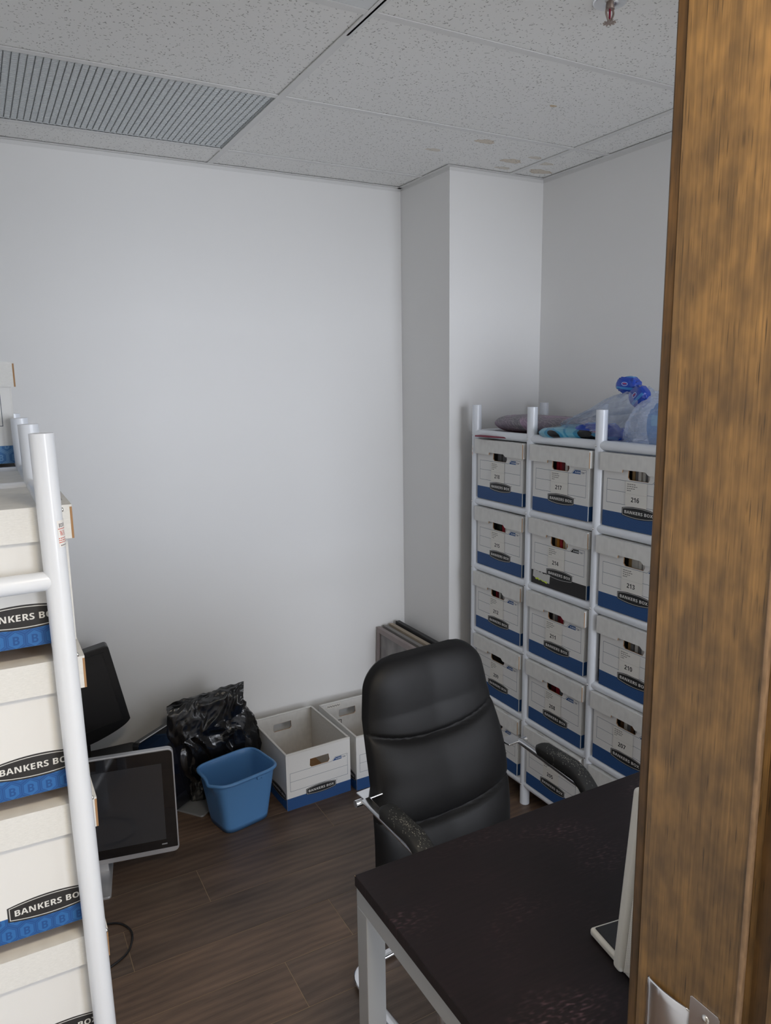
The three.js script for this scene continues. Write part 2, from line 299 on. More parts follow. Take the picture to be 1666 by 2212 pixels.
  part('deflector', merge(teeth), brass, s);
}

// door frame: jamb, stop, casings, strike plate
{
  const d = new THREE.Group(); d.name = 'door_1'; d.userData.kind = 'structure'; d.userData.label = 'stained wood door frame'; scene.add(d);
  const W = (x0, x1, y0, y1, z0, z1, ox = 0) => { const g = boxUV(span(x0, x1, y0, y1, z0, z1), 1); const u = g.attributes.uv; for (let i = 0; i < u.count; i++) u.setXY(i, (u.getX(i) + ox) / 0.30, u.getY(i) / 2.2); return g; };
  part('jamb', W(JX, JX + 0.03, 0, DOOR_H, ZF, -0.4435, 0.13), mDoorWood, d);
  part('jamb', W(JL - 0.03, JL, 0, DOOR_H, ZF, ZF2, 0.4), mDoorWood, d);
  part('head_jamb', W(JL, JX, DOOR_H, DOOR_H + 0.03, ZF, ZF2, 0.2), mDoorWood, d);
  part('casing', rbox(0.075, DOOR_H + 0.08, 0.0185, 0.006, JX + 0.0045 + 0.0375, (DOOR_H + 0.08) / 2, ZF - 0.0025 - 0.00925, 4), mCasing, d);
  { const g = d.children[d.children.length - 1]; g.geometry = boxUV(g.geometry); const u = g.geometry.attributes.uv; for (let i = 0; i < u.count; i++) u.setXY(i, u.getX(i) / 0.3 + 0.55, u.getY(i) / 2.2 + 0.3); }
  part('casing', W(JL - 0.08, JL - 0.005, 0, DOOR_H + 0.08, ZF - 0.0185, ZF), mCasing, d);
  part('casing', W(JL - 0.005, JX + 0.0045, DOOR_H + 0.005, DOOR_H + 0.08, ZF - 0.0185, ZF), mCasing, d);
  part('door_stop', W(JX + 0.010, JX + 0.03, 0, DOOR_H, -0.4435, ZF2, 0.31), mCasing, d);
  const bead = rbox(0.0075, DOOR_H, 0.0065, 0.0028, JX - 0.0038, DOOR_H / 2, -0.447); part('worn_edge', boxUV(bead, 0.5), mWornWood, d).userData.label = 'pale worn edge of the door stop';
  part('casing', W(JX + 0.001, JX + 0.06, 0, DOOR_H + 0.08, -0.4185, -0.385, 0.05), mDoorWood, d);
  // strike plate with rolled lip, let into the jamb at latch height
  const t = thing('strike_plate', 'chrome latch strike plate screwed to the door jamb', 'strike plate', [JX, 1.0, -0.49]);
  const plate = (z0, z1, y0, y1) => { const s = new THREE.Shape(); const r = 0.002; s.moveTo(z0 + r, y0); s.lineTo(z1 - r, y0); s.lineTo(z1, y0 + r); s.lineTo(z1, y1 - r); s.lineTo(z1 - r, y1); s.lineTo(z0 + r, y1); s.lineTo(z0, y1 - r); s.lineTo(z0, y0 + r); s.closePath(); const g = new THREE.ExtrudeGeometry(s, { depth: 0.0014, bevelEnabled: true, bevelSize: 0.0004, bevelThickness: 0.0004, bevelSegments: 2 }); g.rotateY(-Math.PI / 2); return g; };
  part('plate', plate(-0.021, 0.019, -0.062, 0.0615), mChrome, t);
  // lip: gently curved sheet running to the room side edge of the jamb
  const lip = []; for (let i = 0; i <= 14; i++) { const q = i / 14; lip.push(V3(-0.0012 - 0.0045 * Math.sin(q * 2.6) , 0, -0.021 - 0.062 * q)); }
  const lg = sweep(lip, V3(0, 1, 0), 0.082, 0.0014, 12); part('lip', lg, mChrome, t);
  for (const y of [0.046, -0.047]) { const sc = new THREE.SphereGeometry(0.0052, 16, 10); sc.scale(0.45, 1, 1); sc.translate(-0.0018, y, 0.001); part('screw', sc, mScrew, t); }
}

// ------------------------------------------------------------------ file boxes
const BW = 0.305, BD = 0.385, BH = 0.252, CT = 0.004;
function logo(x, cx, cy, w, h, fill = '#17181a') {
  x.save(); x.translate(cx, cy);
  const shp = (k) => { const a = w / 2 - k, b = h / 2 - k; x.beginPath(); x.moveTo(-a, -b * 0.62); x.quadraticCurveTo(0, -b * 1.36, a, -b * 0.62); x.lineTo(a, b * 0.62); x.quadraticCurveTo(0, b * 1.36, -a, b * 0.62); x.closePath(); };
  shp(0); x.fillStyle = fill; x.fill(); shp(h * 0.085); x.strokeStyle = '#e6e6e2'; x.lineWidth = Math.max(1, h * 0.035); x.stroke();
  x.fillStyle = '#eeeeea'; x.textAlign = 'center'; x.textBaseline = 'middle'; x.font = `bold ${Math.round(h * 0.36)}px sans-serif`;
  const m = x.measureText('BANKERS BOX').width || h * 2.6; x.scale(w * 0.86 / m, 1); x.fillText('BANKERS BOX', 0, h * 0.01); x.restore();
}
function hexPattern(x, x0, y0, w, h, size, base, line) {
  x.save(); x.beginPath(); x.rect(x0, y0, w, h); x.clip(); x.fillStyle = base; x.fillRect(x0, y0, w, h); x.strokeStyle = line; x.fillStyle = line;
  x.textAlign = 'center'; x.textBaseline = 'middle'; x.font = `bold ${Math.round(size * 0.62)}px sans-serif`;
  for (let r = -1; r * size * 1.02 < h + size; r++) for (let c = -1; c * size * 0.9 < w + size; c++) {
    const cx = x0 + c * size * 0.9 + (r & 1 ? size * 0.45 : 0), cy = y0 + h - size * 0.42 - r * size * 0.86; x.lineWidth = size * 0.05;
    for (const k of [0.5, 0.42]) { x.beginPath(); for (let i = 0; i <= 6; i++) { const a = Math.PI / 6 + i * Math.PI / 3; x.lineTo(cx + Math.cos(a) * size * k, cy + Math.sin(a) * size * k * 1.08); } x.stroke(); }
    x.fillText('B', cx, cy + size * 0.02);
  }
  x.restore();
}
const endTex = (band, tabC, dashes) => canvasTex(768, 640, (x, w, h) => {
  x.fillStyle = '#f4f4f2'; x.fillRect(0, 0, w, h);
  x.fillStyle = band; x.fillRect(0, h * 0.785, w, h * 0.215);
  hexPattern(x, 0, h * 0.785, w, h * 0.215, 42, band, dashes);
  x.strokeStyle = '#3a4c66'; x.lineWidth = 2.6; x.beginPath();
  x.moveTo(w * 0.055, h * 0.34); x.lineTo(w * 0.70, h * 0.34); x.lineTo(w * 0.755, h * 0.275); x.lineTo(w * 0.955, h * 0.275); x.lineTo(w * 0.955, h * 0.665); x.lineTo(w * 0.055, h * 0.665); x.closePath(); x.stroke();
  x.beginPath(); x.moveTo(w * 0.055, h * 0.495); x.lineTo(w * 0.955, h * 0.495); x.stroke();
  x.fillStyle = tabC; x.beginPath(); x.moveTo(w * 0.715, h * 0.34); x.lineTo(w * 0.763, h * 0.285); x.lineTo(w * 0.86, h * 0.285); x.lineTo(w * 0.86, h * 0.34); x.closePath(); x.fill();
  x.fillStyle = '#eef2f6'; x.font = 'bold 22px sans-serif'; x.textBaseline = 'middle'; x.textAlign = 'left'; x.fillText('R-KIVE', w * 0.765, h * 0.315);
  x.fillStyle = '#33455e'; x.font = 'bold 25px sans-serif'; x.fillText('724', w * 0.868, h * 0.315); x.font = 'bold 14px sans-serif'; x.fillText('2', w * 0.935, h * 0.303);
  logo(x, w * 0.525, h * 0.755, w * 0.47, h * 0.165);
  x.font = '14px sans-serif'; x.fillStyle = '#333333'; x.fillText('®', w * 0.768, h * 0.70);
}, [1 / BW, 1 / BH]);
const sideTex = (lx) => canvasTex(1024, 640, (x, w, h) => {
  x.fillStyle = '#f4f4f2'; x.fillRect(0, 0, w, h);
  hexPattern(x, 0, h * 0.80, w, h * 0.2, 92, '#2f6fb4', '#1d5496');
  logo(x, w * lx, h * 0.775, w * 0.39, h * 0.185, '#2b2a2a');
}, [1 / BD, 1 / BH]);
const mEndBlue = new THREE.MeshStandardMaterial({ map: endTex('#255590', '#2c5590', '#214e87'), roughness: 0.6, color: lin(0.86, 0.86, 0.86) });
const mEndBlack = new THREE.MeshStandardMaterial({ map: endTex('#242324', '#2a2a2c', '#1c1b1c'), roughness: 0.6, color: lin(0.86, 0.86, 0.86) });
const mSide = new THREE.MeshStandardMaterial({ map: sideTex(0.765), roughness: 0.62, color: lin(0.88, 0.88, 0.88) });
const mSidePlain = new THREE.MeshStandardMaterial({ map: canvasTex(64, 640, (x, w, h) => { x.fillStyle = '#f4f4f2'; x.fillRect(0, 0, w, h); x.fillStyle = '#255590'; x.fillRect(0, h * 0.79, w, h * 0.21); }, [1 / BD, 1 / BH]), roughness: 0.62, color: lin(0.86, 0.86, 0.86) });

function slab(shape, t) { return new THREE.ExtrudeGeometry(shape, { depth: t, bevelEnabled: false, curveSegments: 6 }); }
function rectShape(w, h) { const s = new THREE.Shape(); s.moveTo(0, 0); s.lineTo(w, 0); s.lineTo(w, h); s.lineTo(0, h); s.closePath(); return s; }
function handle() { const p = new THREE.Path(); const a = BW * 0.365, b = BW * 0.665, y0 = BH * 0.675, y1 = BH * 0.825; p.moveTo(a + 0.006, y0); p.lineTo(b - 0.006, y0); p.lineTo(b + 0.001, y0 + 0.012); p.lineTo(b - 0.004, y1); p.lineTo(a, y1); p.lineTo(a - 0.002, y0 + 0.008); p.closePath(); return p; }
const gEnd = (() => { const s = rectShape(BW, BH); s.holes.push(handle()); const g = slab(s, CT); g.translate(-BW / 2, 0, -CT); return g; })();
const gHole = (() => { const s = new THREE.Shape(handle().getPoints()); const q = handle().getPoints().map((p) => new THREE.Vector2((p.x - BW * 0.515) * 0.988 + BW * 0.515, (p.y - BH * 0.75) * 0.965 + BH * 0.75)); s.holes.push(new THREE.Path(q)); const g = slab(s, CT - 0.0004); g.translate(-BW / 2, 0, -CT + 0.0002); return g; })();
const gHoleB = gHole.clone().rotateY(Math.PI).translate(0, 0, -BD);
const gSide = (() => { const g = slab(rectShape(BD - 2 * CT, BH), CT); g.translate(0, 0, -CT); return g; })();       // built facing +z, turned to +-x
const gSideL = gSide.clone().rotateY(-Math.PI / 2).translate(-BW / 2, 0, -BD + CT);   // seen from outside u runs towards the front
const gSideR = gSide.clone().rotateY(Math.PI / 2).translate(BW / 2, 0, -CT);
const gBack = gEnd.clone().rotateY(Math.PI).translate(0, 0, -BD);
const gBottom = box(BW - 2 * CT, 0.004, BD - 2 * CT, 0, 0.003, -BD / 2);
// lid
const LW = BW + 0.020, LD = BD + 0.022, LH = 0.058;
const slotR = (cx, cz) => { const p = new THREE.Path(); const a = 0.024, b = 0.0034; p.moveTo(cx - a, cz); p.lineTo(cx - a + 0.006, cz - b); p.lineTo(cx + a - 0.006, cz - b); p.lineTo(cx + a, cz); p.lineTo(cx + a - 0.006, cz + b); p.lineTo(cx - a + 0.006, cz + b); p.closePath(); return p; };
const gLidTop = (() => { const s = rectShape(LW, LD); s.holes.push(slotR(LW * 0.28, 0.012), slotR(LW * 0.72, 0.012)); const g = slab(s, 0.004); g.rotateX(-Math.PI / 2); g.translate(-LW / 2, 0, 0.011); return g; })();
const gLidFront = (() => { const s = new THREE.Shape(); const a = LW * 0.315, b = LW * 0.66; s.moveTo(0, 0); s.lineTo(a, 0); s.lineTo(a + 0.002, 0.010); s.lineTo(b - 0.012, 0.010); s.lineTo(b, 0); s.lineTo(LW, 0); s.lineTo(LW, LH); s.lineTo(0, LH); s.closePath(); const g = slab(s, 0.004); g.translate(-LW / 2, -LH, 0.007); return g; })();
const gLidBack = gLidFront.clone().rotateY(Math.PI).translate(0, 0, -BD);
const gLidSide = box(0.004, LH, LD - 0.008, 0, -LH / 2, -BD / 2);
const gTuck = box(LW - 0.01, 0.0018, 0.026, 0, -0.0016, -0.004);
function makeLid(parent, mat) {
  const l = new THREE.Group(); l.name = 'lid'; l.position.y = BH; parent.add(l);
  part('lid_top', gLidTop, mat, l); part('front_flap', gLidFront, [mat, mBrown], l); part('rear_flap', gLidBack, [mat, mBrown], l);
  part('side_flap', gLidSide.clone().translate(-LW / 2 + 0.002, 0, 0), mat, l); part('side_flap', gLidSide.clone().translate(LW / 2 - 0.002, 0, 0), mat, l);
  part('tuck_flap', gTuck, mBrown, l);
  return l;
}
function fileBox(label, group, endMat, { lid = true, side = mSidePlain, cardMat = mCard, open = false } = {}) {
  const t = thing('file_box', label, 'file box', [0, 0, 0], 0, group);
  const ep = part('end_panel', gEnd, [endMat, cardMat], t), eb = part('end_panel', gBack, [open ? mWorn : endMat, cardMat], t); part('hand_hole_edge', gHole, mBrown, ep); part('hand_hole_edge', gHoleB, mBrown, eb);
  part('side_panel', gSideL, [side, cardMat], t); part('side_panel', gSideR, [side, cardMat], t); part('bottom_panel', gBottom, mBrown, t);
  if (lid) makeLid(t, cardMat);
  return t;
}
function sticker(num) {
  return canvasTex(192, 176, (x, w, h) => {
    x.fillStyle = '#f1efe8'; x.fillRect(0, 0, w, h); x.strokeStyle = '#b9b7b0'; x.lineWidth = 1; x.beginPath(); x.moveTo(0, h * 0.5); x.lineTo(w, h * 0.5); x.stroke();
    x.fillStyle = '#6d6b66'; seed = num * 7 + 1; for (let r = 0; r < 4; r++) { let px = 12; const n = [4, 5, 4, 2][r]; for (let k = 0; k < n; k++) { const l = rr(9, 19); x.fillRect(px, 17 + r * 15, l, 5); px += l + 4; } }
    x.fillStyle = '#1b1b1d'; x.font = 'bold 46px sans-serif'; x.textAlign = 'center'; x.textBaseline = 'middle'; x.fillText(String(num), w * 0.46, h * 0.72);
  });
}
// ------------------------------------------------------------------ racks
const RR = 0.0205, RAIL = 0.0175;
const gScrew = (() => { const g = new THREE.SphereGeometry(0.0042, 10, 8); g.scale(1, 1, 0.6); return g; })();
// warning decal that wraps the post
const decalTex = canvasTex(160, 160, (x, w, h) => {
  x.fillStyle = '#f3f2f0'; x.fillRect(0, 0, w, h); x.fillStyle = '#2d2a35'; x.font = 'bold 30px sans-serif'; x.fillText('BOX W', 18, 40); x.fillStyle = '#c7503c'; x.fillRect(6, 48, 148, 4); x.font = 'bold 44px serif'; x.fillText('WA', 22, 92);
  x.font = '13px serif'; for (let k = 0; k < 3; k++) for (let q = 0; q < 7; q++) x.fillRect(4 + q * 22, 104 + k * 12, 14 + (q * 5 + k * 3) % 7, 5); x.fillStyle = '#55525c'; for (let q = 0; q < 5; q++) x.fillRect(24 + q * 22, 146, 15, 6);
});
const mDecal = new THREE.MeshStandardMaterial({ map: decalTex, roughness: 0.5 });
function rack(label, pos, ry, { height, pitch, levels, depth, sideLevels, endLevels, decal }) {
  // local: front posts on z = 0 along x from 0 to 3 * pitch, rear posts at z = -depth
  const t = thing('storage_rack', label, 'rack', pos, ry, undefined);
  const gPost = cyl(RR, height, 24); gPost.translate(0, height / 2, 0);
  for (let i = 0; i < 4; i++) for (const z of [0, -depth]) { const p = part('post', gPost, mRack, t); p.position.set(i * pitch, 0, z); }
  const gR = barX(RAIL, 0, pitch, 0, 0, 18);
  for (const y of levels) for (let i = 0; i < 3; i++) { part('front_rail', gR, mRack, t).position.set(i * pitch, y, 0); part('rear_rail', gR, mRack, t).position.set(i * pitch, y, -depth); }
  const gS = barZ(0.0125, -depth, 0, 0, 0, 14), gE = barZ(RAIL, -depth, 0, 0, 0, 18);
  for (const y of sideLevels) for (const i of [1, 2]) part('side_rail', gS, mRack, t).position.set(i * pitch, y, 0);
  for (const y of endLevels) for (const i of [0, 3]) part('end_rail', gE, mRack, t).position.set(i * pitch, y, 0);
  for (const y of levels) for (let i = 0; i < 4; i++) part('screw', gScrew, mScrew, t).position.set(i * pitch - 0.004, y - 0.002, RR);
  if (decal) { const g = new THREE.CylinderGeometry(RR + 0.0004, RR + 0.0004, decal.h, 12, 1, true, decal.a0, decal.a1 - decal.a0); part('warning_decal', g, mDecal, t).position.set(decal.i * pitch, decal.y, 0); t.children[t.children.length - 1].userData.label = 'red and black printed warning sticker'; }
  return t;
}
// right rack, along the right wall, open side facing left
const RX = 1.9128, RZ = -2.6607, RP = 0.37, RLEV = [1.56, 1.265, 0.97, 0.677, 0.385, 0.092];
rack('white tube storage rack with numbered boxes along the right wall', [RX, 0, RZ], -Math.PI / 2, { height: 1.683, pitch: RP, levels: RLEV, depth: 0.375, sideLevels: RLEV, endLevels: RLEV, decal: { i: 0, y: 1.485, h: 0.045, a0: -1.5, a1: 0.1 } });
{
  const nums = [[218, 217, 216], [215, 214, 213], [212, 211, 210], [209, 208, 207], [206, 205, 204]];
  const colw = ['beside the column', 'in the middle column', 'beside the door frame'];
  const where = ['top', 'second', 'third', 'fourth', 'bottom'];
  const R_ = ['red', 0xb01c30], Rd = ['dark red', 0x6e1322], W_ = ['white', 0xdcdad4], G_ = ['grey', 0x77777a], T_ = ['tan', 0xb89a6c], O_ = ['orange', 0xd18c2a], B_ = ['brown', 0x6b4a2e], K_ = ['dark green', 0x2c3328];
  const files = { 218: [G_, G_, G_], 217: [R_, R_, Rd, W_, R_, R_], 216: [T_, G_, W_, W_, G_, W_, R_], 215: [K_, K_, R_, W_, R_], 214: [T_, O_, R_, T_, W_, O_, R_], 213: [T_, W_, W_, W_, W_, R_], 212: [R_, Rd, W_, G_, W_, R_, R_], 211: [W_, G_, Rd, R_, W_, R_], 210: [T_, G_, W_, G_, W_, T_], 208: [Rd, R_, G_, G_], 207: [B_, W_, G_, B_, W_, G_] };
  const fm = {};
  nums.forEach((row, r) => row.forEach((n, c) => {
    const blk = n === 214;
    const lab = `file box ${n}, ${blk ? 'black' : 'blue'} band, ${where[r]} shelf of the right rack ${colw[c]}`;
    const hidden = n === 204 || n === 206;
    const b = fileBox(hidden ? `white lidded file box on the right rack's bottom shelf, ${n === 204 ? 'nearest the desk' : 'behind the black chair'}` : lab, 'numbered file boxes on the right rack', blk ? mEndBlack : mEndBlue);
    const y = RLEV[r + 1] + RAIL + 0.0006; seed = n * 13; const jz = rr(-0.006, 0.006) + (n === 210 ? 0.012 : 0), jx = rr(-0.006, 0.006), jr = rr(-0.012, 0.012);
    const zc = RZ + RP * (c + 0.5) + jz, xf = RX - 0.015 + jx * 0.6;
    b.position.set(xf, y, zc); b.rotation.y = -Math.PI / 2 + jr;
    const lid = b.children.find((q) => q.name === 'lid'); lid.rotation.z = rr(-0.008, 0.008); lid.rotation.x = rr(0, 0.006);
    if (n === 214) { lid.rotation.z = -0.022; lid.rotation.x = 0.03; lid.position.y += 0.004; }
    const st = part('label_sticker', new THREE.PlaneGeometry(0.092, 0.084), new THREE.MeshStandardMaterial({ map: sticker(n), roughness: 0.6, color: lin(0.88, 0.88, 0.88), polygonOffset: true, polygonOffsetFactor: -1 }), b); st.position.set(-0.006 + rr(-0.006, 0.006), 0.124, 0.0005);
    st.userData.label = `cream paper sticker printed ${n}`;
    if (blk) {
      const ts = (w, h, k) => { const s = new THREE.Shape(); seed = k; for (let i = 0; i <= 10; i++) { const q = i / 10; i ? s.lineTo(w * q, rr(-0.003, 0.003)) : s.moveTo(0, 0); } for (let i = 10; i >= 0; i--) s.lineTo(w * i / 10, h + rr(-0.004, 0.004)); s.closePath(); return new THREE.ShapeGeometry(s); };
      const ylw = part('yellow_label', ts(0.075, 0.026, 5), new THREE.MeshStandardMaterial({ color: lin(0.62, 0.78, 0.05), roughness: 0.6 }), b); ylw.position.set(-0.128, 0.020, 0.0005); ylw.rotation.z = -0.06; ylw.userData.label = 'torn neon yellow label';
      const wt = part('torn_tape', ts(0.098, 0.030, 9), new THREE.MeshStandardMaterial({ color: lin(0.62, 0.62, 0.60), roughness: 0.8 }), b); wt.position.set(-0.142, 0.028, 0.0008); wt.rotation.z = -0.10; wt.userData.label = 'torn grey-white paper tape';
    }
    // folders seen through the handle slot
    const fl = files[n]; if (!fl) return; const x0 = -BW * 0.15, span_ = BW * 0.32; let px = x0;
    fl.forEach(([nm, hex], k) => {
      const w = span_ / fl.length; fm[nm] ??= new THREE.MeshStandardMaterial({ color: hex, roughness: 0.7 });
      const g = box(w * 0.86, 0.212 + rr(-0.012, 0.006), 0.30, 0, 0.112, 0); const m = solo('file_folder', g, fm[nm], `${nm} file folder inside box ${n}, ${where[r]} shelf ${colw[c]}`, 'folder', `folders in box ${n}`);
      const off = V3(px + w / 2, 0.004, -0.17 - rr(0, 0.008)).applyAxisAngle(V3(0, 1, 0), b.rotation.y); m.position.copy(b.position).add(off); m.rotation.y = b.rotation.y; m.rotation.order = 'YXZ'; px += w;
    });
  }));
}
// left rack, near the camera, end frame facing the door
const LX = 0.121, LZ = -1.42, LP = 0.345, LLEV = [1.578, 1.307, 1.0195, 0.732, 0.4445, 0.157];
{
  const t = rack('white tube storage rack at the left edge, end frame towards the door', [LX, 0, LZ], Math.PI / 2, { height: 1.712, pitch: LP, levels: LLEV, depth: 0.40, sideLevels: LLEV, endLevels: [1.45, 0.25], decal: { i: 0, y: 1.535, h: 0.048, a0: -1.15, a1: 0.12 } });
  t.rotation.order = 'ZYX'; t.rotation.z = 0.0134;
  const labels = ['white lidded file box on the left rack, highest of the four seen from the door', 'white lidded file box on the left rack, second of four from the top', 'white lidded file box on the left rack, third of four, whole logo showing', 'white lidded file box on the left rack, lowest at the photo bottom'];
  const offs = [-0.008, -0.008, 0.022, 0.012];
  for (let k = 0; k < 4; k++) {
    const b = fileBox(labels[k], 'lidded boxes on the left rack', mEndBlue, { side: mSide });
    const y = LLEV[k + 1] + RAIL + 0.0006; b.position.set(0.126 + (1.7 - y) * 0.0134 * 0.3 - 0.002 * k, y, LZ - 0.023 - BW * 0.94 / 2); b.rotation.y = Math.PI / 2; b.scale.set(0.92, 1, 1);
    b.children.find((q) => q.name === 'lid').rotation.x = 0.004 * (k % 3);
  }
  for (const k of [1, 2]) { const b = fileBox(k === 1 ? 'white lidded file box behind the topmost one on the left rack' : 'white lidded file box at the far end of the left rack top shelf', 'lidded boxes on the left rack', mEndBlue, { side: mSide }); b.position.set(0.11, LLEV[1] + RAIL + 0.0006, LZ - LP * (k + 0.5)); b.rotation.y = Math.PI / 2; b.scale.set(0.92, 1, 1); }
  // extra box standing on top of the rack
  const printTex = canvasTex(1024, 640, (x, w, h) => { x.fillStyle = '#f4f4f2'; x.fillRect(0, 0, w, h); hexPattern(x, 0, h * 0.82, w, h * 0.18, 92, '#3f77b0', '#6a9ac8'); x.strokeStyle = '#55606c'; x.lineWidth = 4; x.strokeRect(w * 0.1, h * 0.12, w * 0.82, h * 0.5); x.fillStyle = '#8f8fd0'; x.fillRect(w * 0.80, h * 0.24, w * 0.05, h * 0.1); x.fillStyle = '#c987c4'; x.fillRect(w * 0.815, h * 0.30, w * 0.04, h * 0.06); }, [1 / BD, 1 / BH]);
  const b = fileBox('white lidded file box standing on top of the left rack', undefined, mEndBlue, { side: new THREE.MeshStandardMaterial({ map: printTex, roughness: 0.62, color: lin(0.88, 0.88, 0.88) }) });
  b.position.set(0.088, LLEV[0] + RAIL + 0.0006, LZ - LP * 2 - 0.03 - BW / 2); b.rotation.y = Math.PI / 2;
}
// open boxes on the floor by the back wall
{
  const b = fileBox('open empty white file box with blue band beside the blue bin', 'open boxes on the floor', mEndBlue, { lid: false, side: mSide, cardMat: mWorn, open: true });
  b.position.set(1.155, 0.0005, -2.742); b.rotation.y = 0.045;
  const rim = []; for (const s of [-1, 1]) { rim.push(rbox(0.010, 0.007, BD, 0.003, s * (BW / 2 - 0.004), BH, -BD / 2)); } rim.push(rbox(BW, 0.007, 0.010, 0.003, 0, BH, -0.004), rbox(BW, 0.007, 0.010, 0.003, 0, BH, -BD + 0.004)); part('folded_rim', merge(rim), mWorn, b);
  for (const s of [-1, 1]) part('inner_lining', box(0.002, BH - 0.01, BD - 0.02, s * (BW / 2 - 0.006), BH / 2, -BD / 2), mWorn, b);
  const c = fileBox('open white file box with a barcode, half hidden by the chair', 'open boxes on the floor', mEndBlue, { lid: false, side: mSide, cardMat: mWorn, open: true });
  c.position.set(1.482, 0.0005, -2.735); c.rotation.y = 0.02;
  const rim2 = rim.map((g) => g.clone()); part('folded_rim', merge(rim2), mWorn, c);
  const bar = part('barcode_print', new THREE.PlaneGeometry(0.10, 0.042), new THREE.MeshStandardMaterial({ roughness: 0.7, map: canvasTex(256, 108, (x, w, h) => { x.fillStyle = '#2a2422'; x.fillRect(0, 0, w, h); x.fillStyle = '#dcd8d0'; x.fillRect(8, 8, w - 16, h - 16); x.fillStyle = '#3a3634'; seed = 3; for (let q = 22; q < 235; q += rr(4, 9)) x.fillRect(q, 20, rr(1.5, 4), 66); }) }), c); bar.position.set(-0.085, 0.135, -BD + 0.0055);
  const wr = part('handwriting', new THREE.PlaneGeometry(0.075, 0.02), new THREE.MeshStandardMaterial({ roughness: 0.7, map: canvasTex(256, 64, (x, w, h) => { x.fillStyle = '#e2dfd8'; x.fillRect(0, 0, w, h); x.strokeStyle = '#4a4644'; x.lineWidth = 6; x.beginPath(); x.moveTo(10, 44); for (let i = 1; i < 24; i++) x.lineTo(10 + i * 10, 32 + (i % 2 ? -15 : 15) * (0.5 + 0.5 * Math.sin(i * 1.7))); x.stroke(); }) }), c); wr.position.set(-0.075, 0.234, -BD + 0.0055);
}

// ------------------------------------------------------------------ desk
{
  const DX0 = 0.620, DX1 = 2.18, DZ0 = -1.297, DZ1 = -0.655, DY = 0.75, TH = 0.026, TB = 0.045;
  const t = thing('desk', 'black-brown desk with silver square tube frame in the foreground', 'desk', [DX0, 0, DZ0]);
  const w = DX1 - DX0, d = DZ1 - DZ0;
  const topTex = dataTex(1024, 512, (u, v) => {
    const X = u * w, Y = v * d; const g = N(X * 9, Y * 130, 3) * 0.5 + N(X * 22, Y * 300, 6) * 0.5;
    const scuff = Math.max(0, N(X * 5, Y * 9, 12) * 0.8) * Math.max(0, N(X * 70 + Y * 25, Y * 190 - X * 30, 15));
    const s = 1 + 0.3 * g + 0.16 * fbm(X * 3, Y * 5, 8) + scuff * 7; return [clamp(27 * s), clamp(20 * s), clamp(22 * s)];
  });
  const bmp = dataTex(512, 256, (u, v) => { const X = u * w, Y = v * d; const s = 128 + 70 * Math.max(0, fbm(X * 6, Y * 9, 2)) * N(X * 60 + Y * 20, Y * 150, 4) * 2 + 16 * N(X * 90, Y * 400, 9); return [clamp(s), clamp(s), clamp(s)]; }, false);
  const mTop = new THREE.MeshPhysicalMaterial({ map: topTex, roughness: 0.45, specularIntensity: 0.5, bumpMap: bmp, bumpScale: 0.0006 });
  const g = rbox(w, TH, d, 0.0025, w / 2, DY - TH / 2, d / 2); const p = g.attributes.position, u = g.attributes.uv; for (let i = 0; i < p.count; i++) u.setXY(i, p.getX(i) / w, p.getZ(i) / d);
  part('tabletop', g, mTop, t);
  const mChip = new THREE.MeshStandardMaterial({ color: lin(0.55, 0.40, 0.22), roughness: 0.9 });
  for (const [z, y, l] of [[0.035, DY - 0.0035, 0.014], [0.001, DY - 0.0008, 0.004], [0.40, DY - 0.003, 0.009]]) { const q = new THREE.SphereGeometry(0.5, 8, 6); q.scale(0.0012, 0.0018, l); q.translate(0.0006, y, z + 0.002); part('edge_chip', q, mChip, t).userData.label = 'chipped edge showing raw board'; }
  const yb = DY - TH;
  for (const [x, z] of [[0.003, 0.003], [0.003, d - TB - 0.003], [w - TB - 0.003, 0.003], [w - TB - 0.003, d - TB - 0.003]]) part('leg', rbox(TB, yb - TB, TB, 0.002, x + TB / 2, (yb - TB) / 2, z + TB / 2), mSteel, t);
  for (const x of [0.003, w - TB - 0.003]) part('side_rail', rbox(TB, TB, d - 0.006, 0.002, x + TB / 2, yb - TB / 2, d / 2), mSteel, t);
  part('back_rail', rbox(w - 2 * TB - 0.006, TB * 0.8, TB * 0.6, 0.002, w / 2, yb - TB * 0.4, 0.10), mSteel, t);
}
